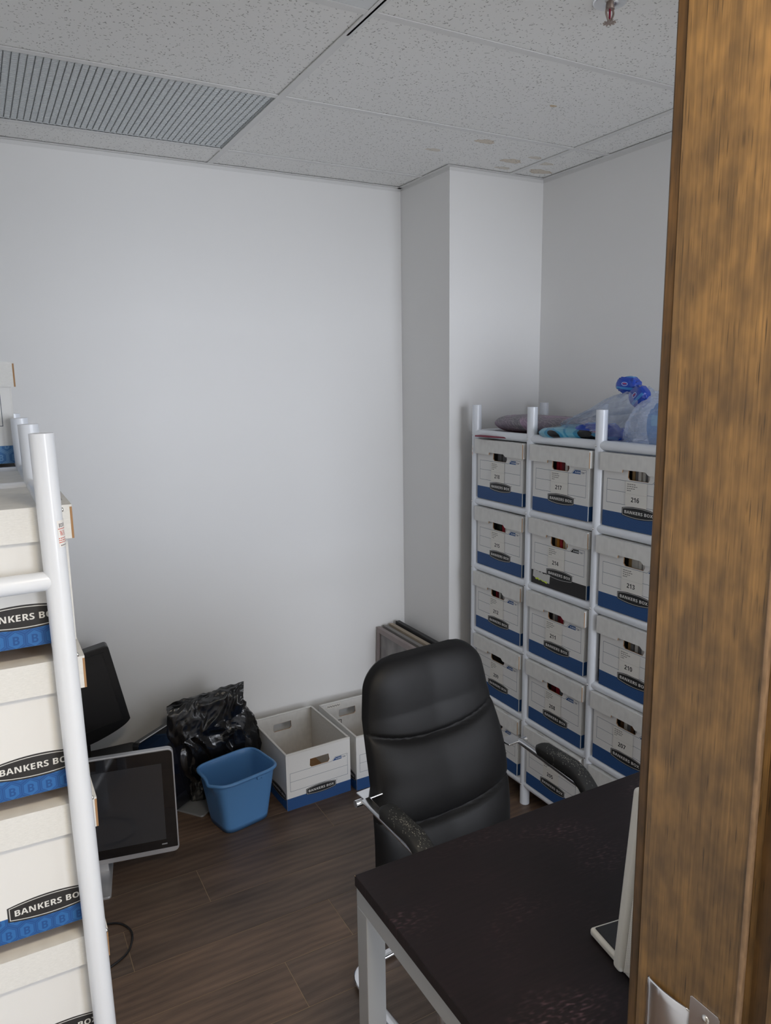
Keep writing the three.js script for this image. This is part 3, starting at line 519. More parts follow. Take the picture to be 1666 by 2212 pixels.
// white monitor on the desk, its back to the door wall
{
  const t = thing('desk_monitor', 'white monitor seen edge-on at the door frame, standing on the desk', 'monitor', [1.128, 0.75, -0.752], Math.PI - 0.15);
  // local: screen faces +z (towards the chair), camera-side edge at local +x
  const W = 0.53, H = 0.352, tilt = -0.09; const b = new THREE.Group(); b.name = 'display'; b.position.set(0, 0.05, 0); b.rotation.x = tilt; t.add(b);
  const perf = canvasTex(256, 256, (x, w, h) => { x.fillStyle = '#e2e2de'; x.fillRect(0, 0, w, h); x.fillStyle = '#9c9c98'; for (let i = 0; i < 16; i++) for (let j = 0; j < 16; j++) { x.beginPath(); x.arc(i * 16 + 8, j * 16 + 8, 3.2, 0, 6.3); x.fill(); } });
  const mPerf = new THREE.MeshStandardMaterial({ map: perf, roughness: 0.4 });
  part('bezel', rbox(W, H, 0.022, 0.008, 0, H / 2, 0), mWhitePlastic, b);
  part('screen', box(W - 0.03, H - 0.03, 0.002, 0, H / 2 + 0.004, 0.0112), mGloss, b);
  // rear shell: tapered hump
  const s = new THREE.Shape(); s.moveTo(-0.012, 0.006); s.lineTo(-0.045, 0.03); s.lineTo(-0.04, H * 0.55); s.lineTo(-0.02, H - 0.03); s.lineTo(-0.011, H - 0.008); s.closePath();
  const g = new THREE.ExtrudeGeometry(s, { depth: W - 0.04, bevelEnabled: true, bevelSize: 0.008, bevelThickness: 0.012, bevelSegments: 3 }); g.rotateY(-Math.PI / 2); g.translate(W / 2 - 0.02, 0, 0); g.rotateY(0);
  const gg = boxUV(g, 18); part('rear_shell', gg, mPerf, b);
  part('foot', rbox(0.24, 0.016, 0.18, 0.006, 0.10, 0.009, 0.045), mWhitePlastic, t); part('foot_pad', rbox(0.225, 0.004, 0.165, 0.0015, 0.10, 0.0175, 0.045), mBlackPlastic, t);
  part('neck', rbox(0.05, 0.08, 0.02, 0.004, 0.06, 0.05, -0.01), mWhitePlastic, t);
}
// ------------------------------------------------------------------ chair
{
  const t = thing('office_chair', 'black leather high-back office chair with chrome arms behind the desk', 'chair', [1.0835, 0, -1.80], 0.096);
  const leatherB = dataTex(256, 256, (u, v) => { const s = 128 + 50 * N(u * 50, v * 50, 2) + 50 * N(u * 100, v * 100, 5); return [s, s, s]; }, false); leatherB.repeat.set(3, 3);
  const mLeather = new THREE.MeshPhysicalMaterial({ color: lin(0.0055, 0.0055, 0.006), roughness: 0.5, bumpMap: leatherB, bumpScale: 0.00025, specularIntensity: 0.55 });
  // backrest: closed cushion, front with two sewn seams
  const nu = 60, nv = 110, y0 = 0.27, y1 = 0.962, pos = [], uv = [], idx = [];
  const halfW = (y) => { let w = 0.264 - 0.05 * Math.pow(Math.max(0, (y - 0.35) / 0.6), 3); const c = 0.085; if (y > y1 - c) { const q = (y - (y1 - c)) / c; w -= c * (1 - Math.sqrt(Math.max(0, 1 - q * q))) * 1.15; } return w; };
  const zMid = (y) => 0.035 - 0.185 * (y - 0.3) + 0.035 * Math.sin(Math.PI * Math.min(1, Math.max(0, (y - 0.3) / 0.5)));
  for (let side = 0; side < 2; side++) for (let j = 0; j <= nv; j++) for (let i = 0; i <= nu; i++) {
    const q = j / nv, y = y0 + (y1 - y0) * q, s0 = i / nu * 2 - 1, s = Math.sign(s0) * Math.pow(Math.abs(s0), 0.8), w = halfW(y);
    const e = Math.pow(Math.max(0, 1 - Math.pow(Math.abs(s), 3.2)), 0.42) * Math.pow(Math.max(0, 1 - Math.pow(q, 26)), 0.4);
    let z = side ? -0.028 * e : 0.042 * e;
    if (!side) {
      const ya = 0.712 + 0.046 * s * s, yb = 0.468 + 0.044 * s * s;
      const da = y - ya, db = y - yb;
      z -= (0.012 * Math.exp(-da * da / 0.00006) + 0.012 * Math.exp(-db * db / 0.00006)) * e;
      const puff = (a, b) => { const m = (y - a) / (b - a); return m > 0 && m < 1 ? Math.pow(Math.sin(Math.PI * m), 0.55) : 0; };
      z += (0.022 * puff(ya, 1.0) + 0.026 * puff(yb, ya) + 0.03 * puff(0.2, yb)) * e;
      z -= 0.022 * Math.pow(1 - Math.abs(s), 1) * 0.6 * e;
    }
    pos.push(w * s, y, zMid(y) + z); uv.push(i / nu, q);
  }
  const row = nu + 1, off = row * (nv + 1);
  for (let side = 0; side < 2; side++) for (let j = 0; j < nv; j++) for (let i = 0; i < nu; i++) { const a = side * off + j * row + i, b = a + 1, c = a + row, d = c + 1; side ? idx.push(a, c, b, b, c, d) : idx.push(a, b, c, b, d, c); }
  for (let i = 0; i < nu; i++) { const a = nv * row + i; idx.push(a, a + 1, off + a, a + 1, off + a + 1, off + a); const b = i; idx.push(b, off + b, b + 1, b + 1, off + b, off + b + 1); }
  let g = new THREE.BufferGeometry(); g.setAttribute('position', new THREE.Float32BufferAttribute(pos, 3)); g.setAttribute('uv', new THREE.Float32BufferAttribute(uv, 2)); g.setIndex(idx); g.computeVertexNormals();
  const K = (q) => q.scale(0.93, 0.93, 0.93).translate(0, 0.1257, 0.098); K(g);
  const back = part('backrest', g, mLeather, t);
  const seam = (yc, k) => { const P = []; for (let i = 0; i <= 24; i++) { const s = (i / 24 * 2 - 1) * 0.985, y = yc + k * s * s; const e = Math.pow(Math.max(0, 1 - Math.pow(Math.abs(s), 3.2)), 0.42); P.push(V3(halfW(y) * s, y, zMid(y) + (0.042 - 0.012) * e - 0.0132 * (1 - Math.abs(s)) * e + 0.0004)); } return K(tubeAlong(P, 0.0013, 60, 6)); };
  part('seam', seam(0.712, 0.046), mLeather, back); part('seam', seam(0.468, 0.044), mLeather, back);
  // seat
  const sg = new RoundedBoxGeometry(0.46, 0.085, 0.42, 6, 0.036); const sp = sg.attributes.position;
  for (let i = 0; i < sp.count; i++) { const z = sp.getZ(i), x = sp.getX(i); let y = sp.getY(i); if (z > 0.1) y -= (z - 0.1) * (z - 0.1) * 1.6; if (y > 0) y += 0.014 * (1 - Math.pow(x / 0.25, 2)); sp.setY(i, y); } sg.computeVertexNormals(); sg.translate(0, 0.392, 0.315); part('seat', sg, mLeather, t);
  // chrome cantilever frame
  const bx = 0.24, sx = 0.280, fz = 0.435;
  const U = roundPath([V3(-bx, 0.017, fz - 0.06), V3(-bx, 0.017, -0.025), V3(bx, 0.017, -0.025), V3(bx, 0.017, fz - 0.06)], 0.07, 8); part('floor_frame', sweep(U, V3(0, 1, 0), 0.016, 0.030, 12), mChrome, t);
  const mPadTex = canvasTex(512, 128, (x, w, h) => { x.fillStyle = '#1a1b1c'; x.fillRect(0, 0, w, h); seed = 41; x.fillStyle = '#9a978c'; for (let i = 0; i < 190; i++) { const px = w * 0.5 + (rnd() + rnd() + rnd() - 1.5) * w * 0.32, py = h * 0.5 + (rnd() + rnd() - 1) * h * 0.42; x.save(); x.translate(px, py); x.rotate(rr(-1, 1)); x.fillRect(0, 0, rr(1.5, 8), rr(1, 3.2)); x.restore(); } });
  const mPad = new THREE.MeshStandardMaterial({ map: mPadTex, roughness: 0.65 });
  for (const s of [-1, 1]) {
    const A = roundPath([V3(s * bx, 0.017, fz - 0.08), V3(s * bx, 0.017, fz), V3(s * sx, 0.655, fz + 0.015), V3(s * sx, 0.672, fz - 0.11), V3(s * (sx + 0.004), 0.694, 0.15)], 0.08, 8); part('arm_frame', sweep(A, V3(1, 0, 0), 0.028, 0.013, 12), mChrome, t);
    // back bracket: flat plate from the arm end to the backrest edge, with its bolt
    part('bracket', rbox(0.058, 0.006, 0.046, 0.0025, s * (sx - 0.02), 0.696, 0.132), mChrome, t);
    const bolt = new THREE.CylinderGeometry(0.0098, 0.0098, 0.02, 18); bolt.rotateZ(Math.PI / 2); bolt.translate(s * (sx + 0.022), 0.688, 0.142); part('bolt', bolt, mChrome, t);
    // arm pad, bent down in front
    const P = []; for (let i = 0; i <= 26; i++) { const q = i / 26, z = 0.222 + 0.235 * q; const dr = q > 0.55 ? Math.pow((q - 0.55) / 0.45, 2) * 0.075 : 0; P.push(V3(s * sx, 0.711 - 0.016 * q - dr, z)); }
    const pg = sweep(P, V3(1, 0, 0), 0.054, 0.034, 16); const pp = pg.attributes.position, n = P.length;
    const pu = new Float32Array(pp.count * 2);
    for (let i = 0; i < n; i++) { const e = Math.min(1, Math.sqrt(Math.max(0.02, Math.min(1, i / 3)))); for (let k = 0; k < 16; k++) { const a = i * 16 + k; pp.setXYZ(a, P[i].x + (pp.getX(a) - P[i].x) * e, P[i].y + (pp.getY(a) - P[i].y) * e, pp.getZ(a)); pu[2 * a] = i / (n - 1); pu[2 * a + 1] = 0.5 + (pp.getX(a) - P[i].x) / 0.062; } }
    pg.setAttribute('uv', new THREE.BufferAttribute(pu, 2)); pg.computeVertexNormals(); const pad = part('arm_pad', pg, mPad, t); pad.userData.label = 'worn black padded armrest with cracked cover';
  }
}
// ------------------------------------------------------------------ blue bin
{
  const t = thing('waste_bin', 'blue rectangular plastic recycling bin on the floor', 'bin', [0.812, 0.0005, -2.80], 0.22);
  // outline: rounded rectangle, u around; spout at the front-left corner
  const ring = (hw, hd, r, y, spout) => { const P = []; const n = 72; for (let i = 0; i < n; i++) { const a = 2 * Math.PI * i / n; let c = Math.cos(a), s = Math.sin(a); const e = 2 / 5.2; let x = hw * Math.sign(c) * Math.pow(Math.abs(c), e), z = hd * Math.sign(s) * Math.pow(Math.abs(s), e); const k = Math.exp(-Math.pow((x + hw) / 0.02, 2)) * Math.exp(-Math.pow((z - hd * 0.35) / 0.035, 2)); x -= spout * k; P.push(V3(x, y - spout * 0.25 * k, z)); } return P; };
  const loft = (rings, cap) => { const pos = [], ix = [], n = rings[0].length; rings.forEach((R) => R.forEach((p) => pos.push(p.x, p.y, p.z))); for (let j = 0; j < rings.length - 1; j++) for (let i = 0; i < n; i++) { const a = j * n + i, b = j * n + (i + 1) % n; ix.push(a, a + n, b, b, a + n, b + n); } if (cap) { const c = pos.length / 3; const y = rings[0][0].y; pos.push(0, y, 0); for (let i = 0; i < n; i++) ix.push(c, i, (i + 1) % n); const d = pos.length / 3, L = (rings.length - 1) * n; pos.push(0, rings[rings.length - 1][0].y, 0); for (let i = 0; i < n; i++) ix.push(d, L + (i + 1) % n, L + i); } const g = new THREE.BufferGeometry(); g.setAttribute('position', new THREE.Float32BufferAttribute(pos, 3)); g.setIndex(ix); g.computeVertexNormals(); g.setAttribute('uv', new THREE.Float32BufferAttribute(new Float32Array(pos.length / 3 * 2), 2)); return g; };
  const H = 0.225, out = [], inn = [];
  for (let j = 0; j <= 10; j++) { const q = j / 10; out.push(ring(0.102 + 0.032 * q, 0.084 + 0.026 * q, 0, H * q, 0.016 * Math.max(0, q - 0.75) * 4)); }
  for (let j = 10; j >= 0; j--) { const q = j / 10; inn.push(ring(0.099 + 0.032 * q, 0.081 + 0.026 * q, 0, 0.006 + (H - 0.006) * q, 0.016 * Math.max(0, q - 0.75) * 4)); }
  const mBlue = new THREE.MeshPhysicalMaterial({ color: lin(0.10, 0.27, 0.56), roughness: 0.34, clearcoat: 0.2, clearcoatRoughness: 0.3 });
  part('body', loft([...out, ...inn], true), mBlue, t);
  const rp = ring(0.138, 0.114, 0, H + 0.001, 0.017); const rim = new THREE.TubeGeometry(new THREE.CatmullRomCurve3(rp, true, 'catmullrom', 0.3), 160, 0.0068, 10, true); part('rolled_rim', rim, mBlue, t);
  part('rim_catch', merge([rbox(0.034, 0.010, 0.008, 0.002, 0.045, H - 0.012, 0.110), rbox(0.014, 0.014, 0.009, 0.002, 0.036, H - 0.014, 0.110), rbox(0.014, 0.014, 0.009, 0.002, 0.055, H - 0.014, 0.110)]), mBlue, t);
}
// ------------------------------------------------------------------ black rubbish bag
function crumple(geo, f) { const g = mergeVertices(geo.deleteAttribute ? (geo.deleteAttribute('normal'), geo.deleteAttribute('uv'), geo) : geo, 1e-5); const p = g.attributes.position; for (let i = 0; i < p.count; i++) { const v = f(V3(p.getX(i), p.getY(i), p.getZ(i))); p.setXYZ(i, v.x, v.y, v.z); } g.computeVertexNormals(); g.setAttribute('uv', new THREE.Float32BufferAttribute(new Float32Array(p.count * 2), 2)); return g; }
const ridge = (x, y, z) => 1 - 2 * Math.abs(N(x, y, z));
{
  const t = thing('rubbish_bag', 'crumpled glossy black plastic rubbish bag slumped against the wall', 'bag', [0.79, 0, -3.055]);
  const mBag = new THREE.MeshPhysicalMaterial({ color: lin(0.006, 0.006, 0.007), roughness: 0.24, clearcoat: 0.5, clearcoatRoughness: 0.12 });
  const body = crumple(new THREE.IcosahedronGeometry(1, 40), (v) => {
    const n = v.clone().normalize(); const e = (q, k) => Math.sign(q) * Math.pow(Math.abs(q), k);
    let x = e(n.x, 0.75) * 0.185, y = 0.215 + e(n.y, 0.8) * 0.215, z = e(n.z, 0.8) * 0.11;
    x -= 0.02 * Math.max(0, (y - 0.1) / 0.35); x *= 1 - 0.12 * Math.max(0, (y - 0.3) / 0.15);
    const w1 = 0.35 * N(n.x * 2 + 5, n.y * 2, n.z * 2), sx = n.x + w1, sy = n.y, sz = n.z + w1;
    const f = 0.040 * ridge(sx * 1.5 + 1.7, sy * 0.8, sz * 1.5) + 0.020 * ridge(sx * 3.1, sy * 1.3 + 4, sz * 3.1) + 0.0075 * ridge(sx * 6.4 + sy * 2, sy * 3.0, sz * 6.4 + 7);
    const k = f - 0.03; x += n.x * k; y += n.y * k * 0.9; z += n.z * k;
    return V3(x, Math.max(0.0015, y), z > 0.05 ? 0.05 + (z - 0.05) * 0.62 : Math.max(z, -0.125));
  });
  part('bag_body', toCreasedNormals(body, 0.9), mBag, t);
  // open mouth of the bag folded over to the front
  const flap = new THREE.PlaneGeometry(0.36, 0.30, 56, 46); const fp = flap.attributes.position;
  for (let i = 0; i < fp.count; i++) { const u = fp.getX(i) / 0.36, v = fp.getY(i) / 0.30; const wv = 0.25 * N(u * 3, v * 2, 4); const fold = 0.030 * ridge((u + wv) * 2.6 + 2, v * 0.9, 3) + 0.014 * ridge((u + wv) * 6, v * 1.8 + 5, 1) + 0.004 * ridge(u * 13, v * 5, 9);
    const a = (0.5 - v) * 1.7; fp.setXYZ(i, -0.035 + u * 0.33 - 0.03 * (0.5 - v), 0.385 + 0.085 * Math.cos(a) + fold * 0.6 - 0.08 * Math.max(0, 0.1 - v) * (1.0 - 1.4 * u) + 0.03 * u + 0.012 * N(u * 9, 7, 2) * Math.max(0, v + 0.3), 0.03 + 0.06 * Math.sin(a) + fold * 0.7); }
  flap.computeVertexNormals(); part('mouth_flap', flap, new THREE.MeshPhysicalMaterial({ color: lin(0.008, 0.008, 0.009), roughness: 0.26, clearcoat: 0.4, clearcoatRoughness: 0.15, side: THREE.DoubleSide }), t);
}
// ------------------------------------------------------------------ monitors on the floor
function roundRect(w, h, r, r2 = r) { const s = new THREE.Shape(); s.moveTo(-w / 2 + r2, 0); s.lineTo(w / 2 - r2, 0); s.quadraticCurveTo(w / 2, 0, w / 2, r2); s.lineTo(w / 2, h - r); s.quadraticCurveTo(w / 2, h, w / 2 - r, h); s.lineTo(-w / 2 + r, h); s.quadraticCurveTo(-w / 2, h, -w / 2, h - r); s.lineTo(-w / 2, r2); s.quadraticCurveTo(-w / 2, 0, -w / 2 + r2, 0); return s; }
function textTex(txt, w, h, px, fg, bg, font = 'sans-serif') { return canvasTex(w, h, (x) => { x.fillStyle = bg; x.fillRect(0, 0, w, h); x.fillStyle = fg; x.font = `bold ${px}px ${font}`; x.textAlign = 'center'; x.textBaseline = 'middle'; x.fillText(txt, w / 2, h / 2 + 1); }); }
{ // silver framed touch monitor, nearest
  const t = thing('touch_monitor', 'silver-framed black touch screen monitor standing on the floor beside the left rack', 'monitor', [0.252, 0, -2.66], -0.19);
  const W = 0.545, H = 0.405; const b = new THREE.Group(); b.name = 'display'; b.position.set(0, 0.062, 0); b.rotation.x = -0.03; t.add(b);
  const f = new THREE.ExtrudeGeometry(roundRect(W, H, 0.022, 0.022), { depth: 0.022, bevelEnabled: true, bevelSize: 0.002, bevelThickness: 0.002, bevelSegments: 2, curveSegments: 8 }); f.translate(0, 0, -0.026); part('bezel_frame', f, mSilver, b);
  const gl = new THREE.ExtrudeGeometry(roundRect(W - 0.006, H - 0.022, 0.018, 0.004), { depth: 0.0015, bevelEnabled: false, curveSegments: 8 }); gl.translate(0, 0.019, -0.001); part('glass', gl, mGloss, b);
  part('screen_area', box(W - 0.085, H - 0.105, 0.0006, 0, 0.019 + 0.036 + (H - 0.105) / 2, 0.0009), new THREE.MeshPhysicalMaterial({ color: lin(0.040, 0.042, 0.048), roughness: 0.08, clearcoat: 1, clearcoatRoughness: 0.04 }), b);
  const hd = part('print', new THREE.PlaneGeometry(0.026, 0.008), new THREE.MeshStandardMaterial({ map: textTex('HDMI', 128, 40, 36, '#d5d5d8', '#060608'), roughness: 0.2 }), b); hd.position.set(W / 2 - 0.05, 0.037, 0.0012);
  part('paper_tag', box(0.012, 0.055, 0.0006, -0.02, H - 0.036, 0.0013), new THREE.MeshStandardMaterial({ color: lin(0.62, 0.60, 0.48), roughness: 0.8 }), b);
  part('base_plate', new THREE.ExtrudeGeometry(roundRect(0.17, 0.22, 0.012), { depth: 0.006, bevelEnabled: true, bevelSize: 0.0015, bevelThickness: 0.0015, bevelSegments: 2 }).rotateX(-Math.PI / 2).translate(-0.055, 0.0017, 0.115), mSilver, t);
  part('neck', rbox(0.15, 0.10, 0.016, 0.004, -0.055, 0.055, -0.045), mSilver, t);
}
{ // black flat TV, tipped over
  const roll = 0.195; const t = thing('television', 'black flat television tipped sideways behind the left rack', 'television', [0.18, 0.275, -2.99], -0.02);
  const W = 0.60, H = 0.375; const b = new THREE.Group(); b.name = 'display'; b.position.set(-0.03, 0.075, 0); b.rotation.z = roll; t.add(b);
  const s = new THREE.Shape(); s.moveTo(-W / 2, 0.05); s.quadraticCurveTo(-W / 2 + 0.02, 0.024, -W / 2 + 0.14, 0.008); s.quadraticCurveTo(0, -0.004, W / 2 - 0.14, 0.008); s.quadraticCurveTo(W / 2 - 0.02, 0.024, W / 2, 0.05); s.lineTo(W / 2, H - 0.012); s.quadraticCurveTo(W / 2, H, W / 2 - 0.012, H); s.lineTo(-W / 2 + 0.012, H); s.quadraticCurveTo(-W / 2, H, -W / 2, H - 0.012); s.closePath();
  const g = new THREE.ExtrudeGeometry(s, { depth: 0.05, bevelEnabled: true, bevelSize: 0.003, bevelThickness: 0.004, bevelSegments: 3 }); g.translate(0, 0, -0.054); part('casing', g, mBlackPlastic, b);
  part('screen', box(W - 0.05, H - 0.085, 0.001, 0, 0.06 + (H - 0.085) / 2, 0.0006), mMattScreen, b);
  part('screen_bezel', merge([box(W - 0.036, 0.007, 0.005, 0, 0.0565, 0.001), box(W - 0.036, 0.007, 0.005, 0, H - 0.022, 0.001), box(0.007, H - 0.085, 0.005, W / 2 - 0.0215, 0.06 + (H - 0.085) / 2, 0.001), box(0.007, H - 0.085, 0.005, -W / 2 + 0.0215, 0.06 + (H - 0.085) / 2, 0.001)]), mBlackPlastic, b);
  const nm = part('print', new THREE.PlaneGeometry(0.075, 0.012), new THREE.MeshStandardMaterial({ map: textTex('INSIGNIA', 256, 40, 34, '#b8b8b8', '#1f1e1f'), roughness: 0.4 }), b); nm.position.set(0.10, 0.035, 0.0045);
  part('neck', rbox(0.16, 0.13, 0.05, 0.01, 0.02, 0.07, -0.03), mMattScreen, t);
  const foot = new THREE.ExtrudeGeometry(roundRect(0.56, 0.22, 0.02), { depth: 0.012, bevelEnabled: true, bevelSize: 0.004, bevelThickness: 0.004, bevelSegments: 3 }); foot.rotateX(-Math.PI / 2); foot.translate(0.0, 0.004, 0.10); part('foot', foot, mMattScreen, t);
  const u = thing('computer_case', 'black computer case lying flat under the tipped television', 'computer', [0.13, 0.001, -3.0]); part('case_shell', rbox(0.50, 0.265, 0.32, 0.006, 0, 0.1335, -0.005), mMattScreen, u);
  part('front_panel', rbox(0.46, 0.23, 0.006, 0.002, 0, 0.1335, 0.1575), mMattScreen, u);
}
{ // all-in-one leaning under the bag
  const t = thing('black_monitor', 'glossy black monitor with silver top edge half covered by the rubbish bag', 'monitor', [0.645, 0, -2.985], 0.66);
  const W = 0.50, H = 0.375; const b = new THREE.Group(); b.name = 'display'; b.position.set(0, 0.028, 0.0); b.rotation.x = -0.05; t.add(b);
  const f = new THREE.ExtrudeGeometry(roundRect(W, H, 0.014, 0.014), { depth: 0.024, bevelEnabled: true, bevelSize: 0.0015, bevelThickness: 0.0015, bevelSegments: 2 }); f.translate(0, 0, -0.026); part('rear_shell', f, mBlackPlastic, b); part('edge_strip', box(W - 0.03, 0.0012, 0.006, 0, H + 0.0018, -0.003), mSilver, b);
  const gl = new THREE.ExtrudeGeometry(roundRect(W, H - 0.001, 0.013, 0.013), { depth: 0.003, bevelEnabled: false }); part('glass', gl, mGloss, b);
  part('screen_area', box(W - 0.05, H - 0.07, 0.0006, 0, 0.04 + (H - 0.07) / 2, 0.0032), new THREE.MeshPhysicalMaterial({ color: lin(0.010, 0.011, 0.018), roughness: 0.08, clearcoat: 1, clearcoatRoughness: 0.04 }), b);
  const base = new THREE.ExtrudeGeometry(roundRect(0.19, 0.19, 0.012), { depth: 0.005, bevelEnabled: true, bevelSize: 0.0015, bevelThickness: 0.0015, bevelSegments: 2 }); base.rotateX(-Math.PI / 2); base.translate(0.05, 0.0017, 0.108); part('base_plate', base, mSteel, t);
  part('neck', rbox(0.12, 0.09, 0.012, 0.003, 0.03, 0.05, -0.035), mSteel, t);
  part('base_sticker', box(0.016, 0.0006, 0.016, 0.13, 0.0086, 0.092), new THREE.MeshStandardMaterial({ color: lin(0.5, 0.52, 0.54), roughness: 0.4 }), t);
}
// cable on the floor next to the rack foot
solo('power_cable', tubeAlong([V3(0.20, 0.004, -2.42), V3(0.262, 0.004, -2.395), V3(0.292, 0.004, -2.34), V3(0.283, 0.004, -2.28), V3(0.255, 0.004, -2.235), V3(0.16, 0.004, -2.2), V3(0.02, 0.004, -2.25)], 0.0035, 60, 8), mBlackPlastic, 'thin black cable curling on the floor beside the left rack post', 'cable');
// ------------------------------------------------------------------ picture frames leaning by the column
{
  const specs = [['picture_frame', 'mauve-grey framed picture, leftmost of the frames leaning by the column', 0.30, 0.25, 0.24, 0.565], ['picture_frame', 'grey framed picture, second of the frames leaning by the column', 0.22, 0.21, 0.20, 0.57], ['picture_frame', 'tan framed picture, third of the frames leaning by the column', 0.40, 0.33, 0.25, 0.575], ['picture_frame', 'black framed picture resting nearest the column', 0.02, 0.02, 0.022, 0.585]];
  specs.forEach(([n, l, r, g, b, h], k) => {
    const t = thing(n, l, 'picture', [1.672 + k * 0.033, 0.001, -3.185 + 0.006 * k]); t.rotation.z = -0.035;
    const m = new THREE.MeshStandardMaterial({ color: lin(r, g, b), roughness: 0.5 }), L = 0.36 + 0.03 * (k % 2), th = 0.022;
    part('frame_bar', box(th, 0.025, L, 0, 0.0125, L / 2), m, t); part('frame_bar', box(th, 0.025, L, 0, h - 0.0125, L / 2), m, t); part('frame_bar', box(th, h - 0.05, 0.025, 0, h / 2, 0.0125), m, t); part('frame_bar', box(th, h - 0.05, 0.025, 0, h / 2, L - 0.0125), m, t);
    part('backing', box(0.006, h - 0.05, L - 0.05, 0.002, h / 2, L / 2), new THREE.MeshStandardMaterial({ color: lin(0.12, 0.10, 0.09), roughness: 0.9 }), t);
    const pic = dataTex(64, 64, (u, v) => { const s = 120 + 70 * fbm(u * 3, v * 3, k * 5); return [clamp(s), clamp(s * 0.96), clamp(s * 0.95)]; });
    part('picture', box(0.001, h - 0.05, L - 0.05, -0.004, h / 2, L / 2), new THREE.MeshStandardMaterial({ map: pic, roughness: 0.15 }), t);
  });
}
// ------------------------------------------------------------------ things on top of the right rack
const TOPY = RLEV[1] + RAIL + BH + 0.012;
function pillow(w, h, d, sd, nn = 28, cr = 1) { return crumple(new THREE.IcosahedronGeometry(1, nn), (v) => { const n = v.normalize(); const e = (q, k) => Math.sign(q) * Math.pow(Math.abs(q), k); const edge = Math.pow(Math.max(0, 1 - Math.pow(Math.abs(n.y), 2)), 0.5); const k = 1 + cr * (0.10 * ridge(n.x * 2 + sd, n.y * 2, n.z * 2) + 0.05 * ridge(n.x * 5, n.y * 5 + sd, n.z * 5)); return V3(e(n.x, 0.55) * w / 2 * (0.96 + 0.04 * k), e(n.y, 1.1) * h / 2 * k, e(n.z, 0.55) * d / 2 * (0.96 + 0.04 * k)); }); }
{
  const floral = dataTex(256, 256, (u, v) => { const a = N(u * 9, v * 9, 3), b = N(u * 18, v * 18, 8); const s = Math.abs(a) < 0.07 || Math.abs(b) < 0.05 ? 1 : 0; const t = clamp(0.5 + N(u * 2, v * 2, 1) * 1.2, 0, 1); return [clamp(150 - 40 * t + 32 * s), clamp(126 - 14 * t + 32 * s), clamp(150 - 34 * t + 28 * s)]; });
  const uvXZ = (g, s) => { const p = g.attributes.position, u = g.attributes.uv; for (let i = 0; i < p.count; i++) u.setXY(i, p.getX(i) * s, p.getZ(i) * s + p.getY(i) * s); return g; };
  const p = solo('floral_pouch', uvXZ(pillow(0.30, 0.075, 0.42, 1.3), 5), new THREE.MeshStandardMaterial({ map: floral, roughness: 0.5 }), 'mauve and grey patterned soft pouch on top of the right rack', 'pouch'); p.position.set(2.10, TOPY + 0.052, -2.43); p.rotation.set(0.02, 0.15, -0.05);
  const rf = solo('red_folder', rbox(0.22, 0.006, 0.20, 0.002), new THREE.MeshStandardMaterial({ color: lin(0.22, 0.02, 0.05), roughness: 0.5 }), 'red folder lying under the patterned pouch', 'folder'); rf.position.set(1.99, TOPY + 0.008, -2.53); rf.rotation.y = 0.2;
  const bf = solo('black_folder', rbox(0.22, 0.010, 0.26, 0.002), mBlackPlastic, 'black folder lying between the pouch and the teal packet', 'folder'); bf.position.set(2.02, TOPY + 0.0085, -2.29); bf.rotation.y = -0.1;
  const tealTex = dataTex(128, 128, (u, v) => { const q = N(u * 4, v * 3, 6); return q > 0.12 ? [20, 24, 30] : q > -0.1 ? [58, 140, 178] : [112, 176, 200]; });
  const tl = solo('teal_packet', uvXZ(pillow(0.20, 0.05, 0.30, 5.2), 4), new THREE.MeshStandardMaterial({ map: tealTex, roughness: 0.25 }), 'teal and black foil packet under the clear bags', 'packet'); tl.position.set(2.0, TOPY + 0.042, -2.12); tl.rotation.set(0, 0.25, 0.03);
  const roll = solo('paper_roll', (() => { const g = new THREE.CylinderGeometry(0.014, 0.014, 0.30, 20); g.rotateX(Math.PI / 2); return g; })(), new THREE.MeshStandardMaterial({ color: lin(0.72, 0.72, 0.70), roughness: 0.6 }), 'white paper roll lying behind the clear plastic bag', 'roll'); roll.position.set(2.20, TOPY + 0.118, -2.10); roll.rotation.set(-0.12, 0.3, 0);
  // clear bags with blue wrapped packs inside
  const mClear = new THREE.MeshPhysicalMaterial({ color: lin(0.86, 0.90, 0.97), roughness: 0.2, transmission: 0.8, thickness: 0, ior: 1.45, side: THREE.DoubleSide });
  const wrap = (k) => canvasTex(256, 160, (x, w, h) => { x.fillStyle = '#1747b5'; x.fillRect(0, 0, w, h); x.fillStyle = '#3d8fd6'; x.fillRect(w * 0.1, h * 0.62, w * 0.8, h * 0.2); x.strokeStyle = '#e8eef8'; x.lineWidth = 5; x.beginPath(); x.ellipse(w * 0.5, h * 0.36, 34, 22, 0, 0, 6.3); x.stroke(); x.fillStyle = '#c43a50'; x.fillRect(w * 0.42, h * 0.3, w * 0.16, h * 0.08); });
  const mWrap = new THREE.MeshPhysicalMaterial({ map: wrap(0), roughness: 0.25, clearcoat: 0.4 });
  const sTex = canvasTex(256, 256, (x, w, h) => { x.fillStyle = '#5a9fe0'; x.fillRect(0, 0, w, h); x.fillStyle = '#7cc3ee'; x.fillRect(w * 0.2, h * 0.05, w * 0.6, h * 0.3); x.fillStyle = '#eef4fa'; x.font = 'bold 110px serif'; x.textAlign = 'center'; x.textBaseline = 'middle'; x.save(); x.translate(w * 0.52, h * 0.62); x.scale(-1, 1); x.fillText('S', 0, 0); x.restore(); });
  const packUV = (g, w, h) => { const p = g.attributes.position, u = g.attributes.uv; for (let i = 0; i < p.count; i++) u.setXY(i, p.getZ(i) / w + 0.5, p.getY(i) / h + 0.5); return g; };
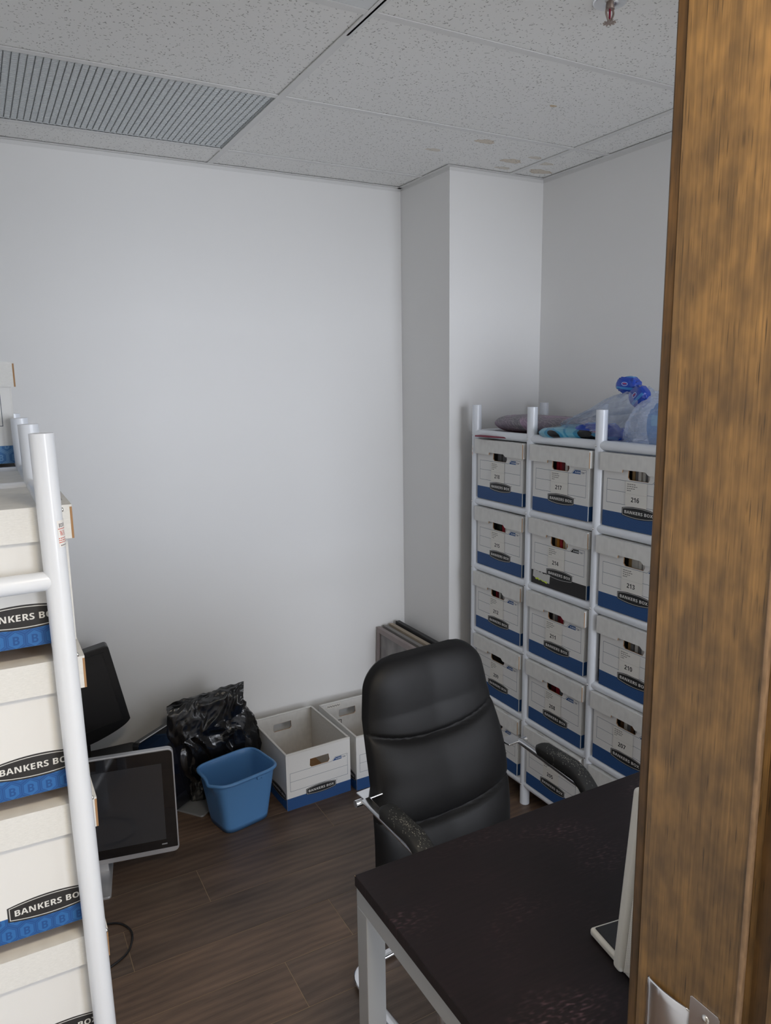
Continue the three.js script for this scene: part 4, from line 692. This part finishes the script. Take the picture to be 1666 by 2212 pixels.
  const pack = (name, w, h, d, pos, rot, mat, label) => { const m = solo(name, packUV(toCreasedNormals(pillow(w, h, d, pos[2] * 7, 10, 4), 0.35), d, h), mat, label, 'packet', 'blue packets in the clear bags'); m.position.set(...pos); m.rotation.set(...rot); return m; };
  pack('blue_packet', 0.07, 0.055, 0.20, [1.985, TOPY + 0.045, -2.00], [0, 0.35, 0], mWrap, 'blue wrapped packet lying low at the left of the clear bag');
  pack('blue_packet', 0.06, 0.042, 0.085, [2.03, TOPY + 0.218, -1.915], [0.1, 0.2, 0], mWrap, 'blue wrapped packet at the peak of the clear bag, topmost');
  pack('blue_packet', 0.045, 0.05, 0.075, [2.02, TOPY + 0.18, -1.855], [-0.7, 0, 0], mWrap, 'blue wrapped packet with round white mark between the clear bags');
  pack('blue_packet', 0.05, 0.12, 0.15, [1.985, TOPY + 0.072, -1.70], [0, 0, 0.15], new THREE.MeshStandardMaterial({ map: sTex, roughness: 0.35 }), 'light blue packet with a white letter inside the right clear bag');
  const bagF = (w, h, d, sd, peak) => crumple(new THREE.IcosahedronGeometry(1, 40), (v) => { const n = v.normalize(); const e = (q, k) => Math.sign(q) * Math.pow(Math.abs(q), k); const up = Math.max(0, n.y); const f = 0.016 * ridge(n.x * 2.4 + sd, n.y * 1.6, n.z * 2.4) + 0.010 * ridge(n.x * 5 + sd, n.y * 4, n.z * 5) + 0.005 * ridge(n.x * 12, n.y * 10 + sd, n.z * 12); let y = e(n.y, 0.85) * h / 2; let z = e(n.z, 0.7) * d / 2, x = e(n.x, 0.7) * w / 2; y += f * n.y; x += f * n.x; z += f * n.z; const q = (z / d + 0.5); y = (y + h / 2) * (0.32 + 0.68 * Math.pow(clamp(q, 0, 1), peak)) - h / 2; return V3(x, Math.max(-h / 2, y), z); });
  const b1 = solo('clear_bag', toCreasedNormals(bagF(0.22, 0.225, 0.40, 2.1, 1.5), 0.6), mClear, 'clear crinkled plastic bag sloping up to a peak on the right rack', 'bag', 'clear plastic bags on the rack'); b1.position.set(2.07, TOPY + 0.124, -2.045);
  const b2 = solo('clear_bag', toCreasedNormals(bagF(0.24, 0.20, 0.34, 6.4, 0.25), 0.6), mClear, 'clear crinkled plastic bag holding light blue packets beside the door frame', 'bag', 'clear plastic bags on the rack'); b2.position.set(2.035, TOPY + 0.112, -1.675);
}
renderer.render(scene, camera);
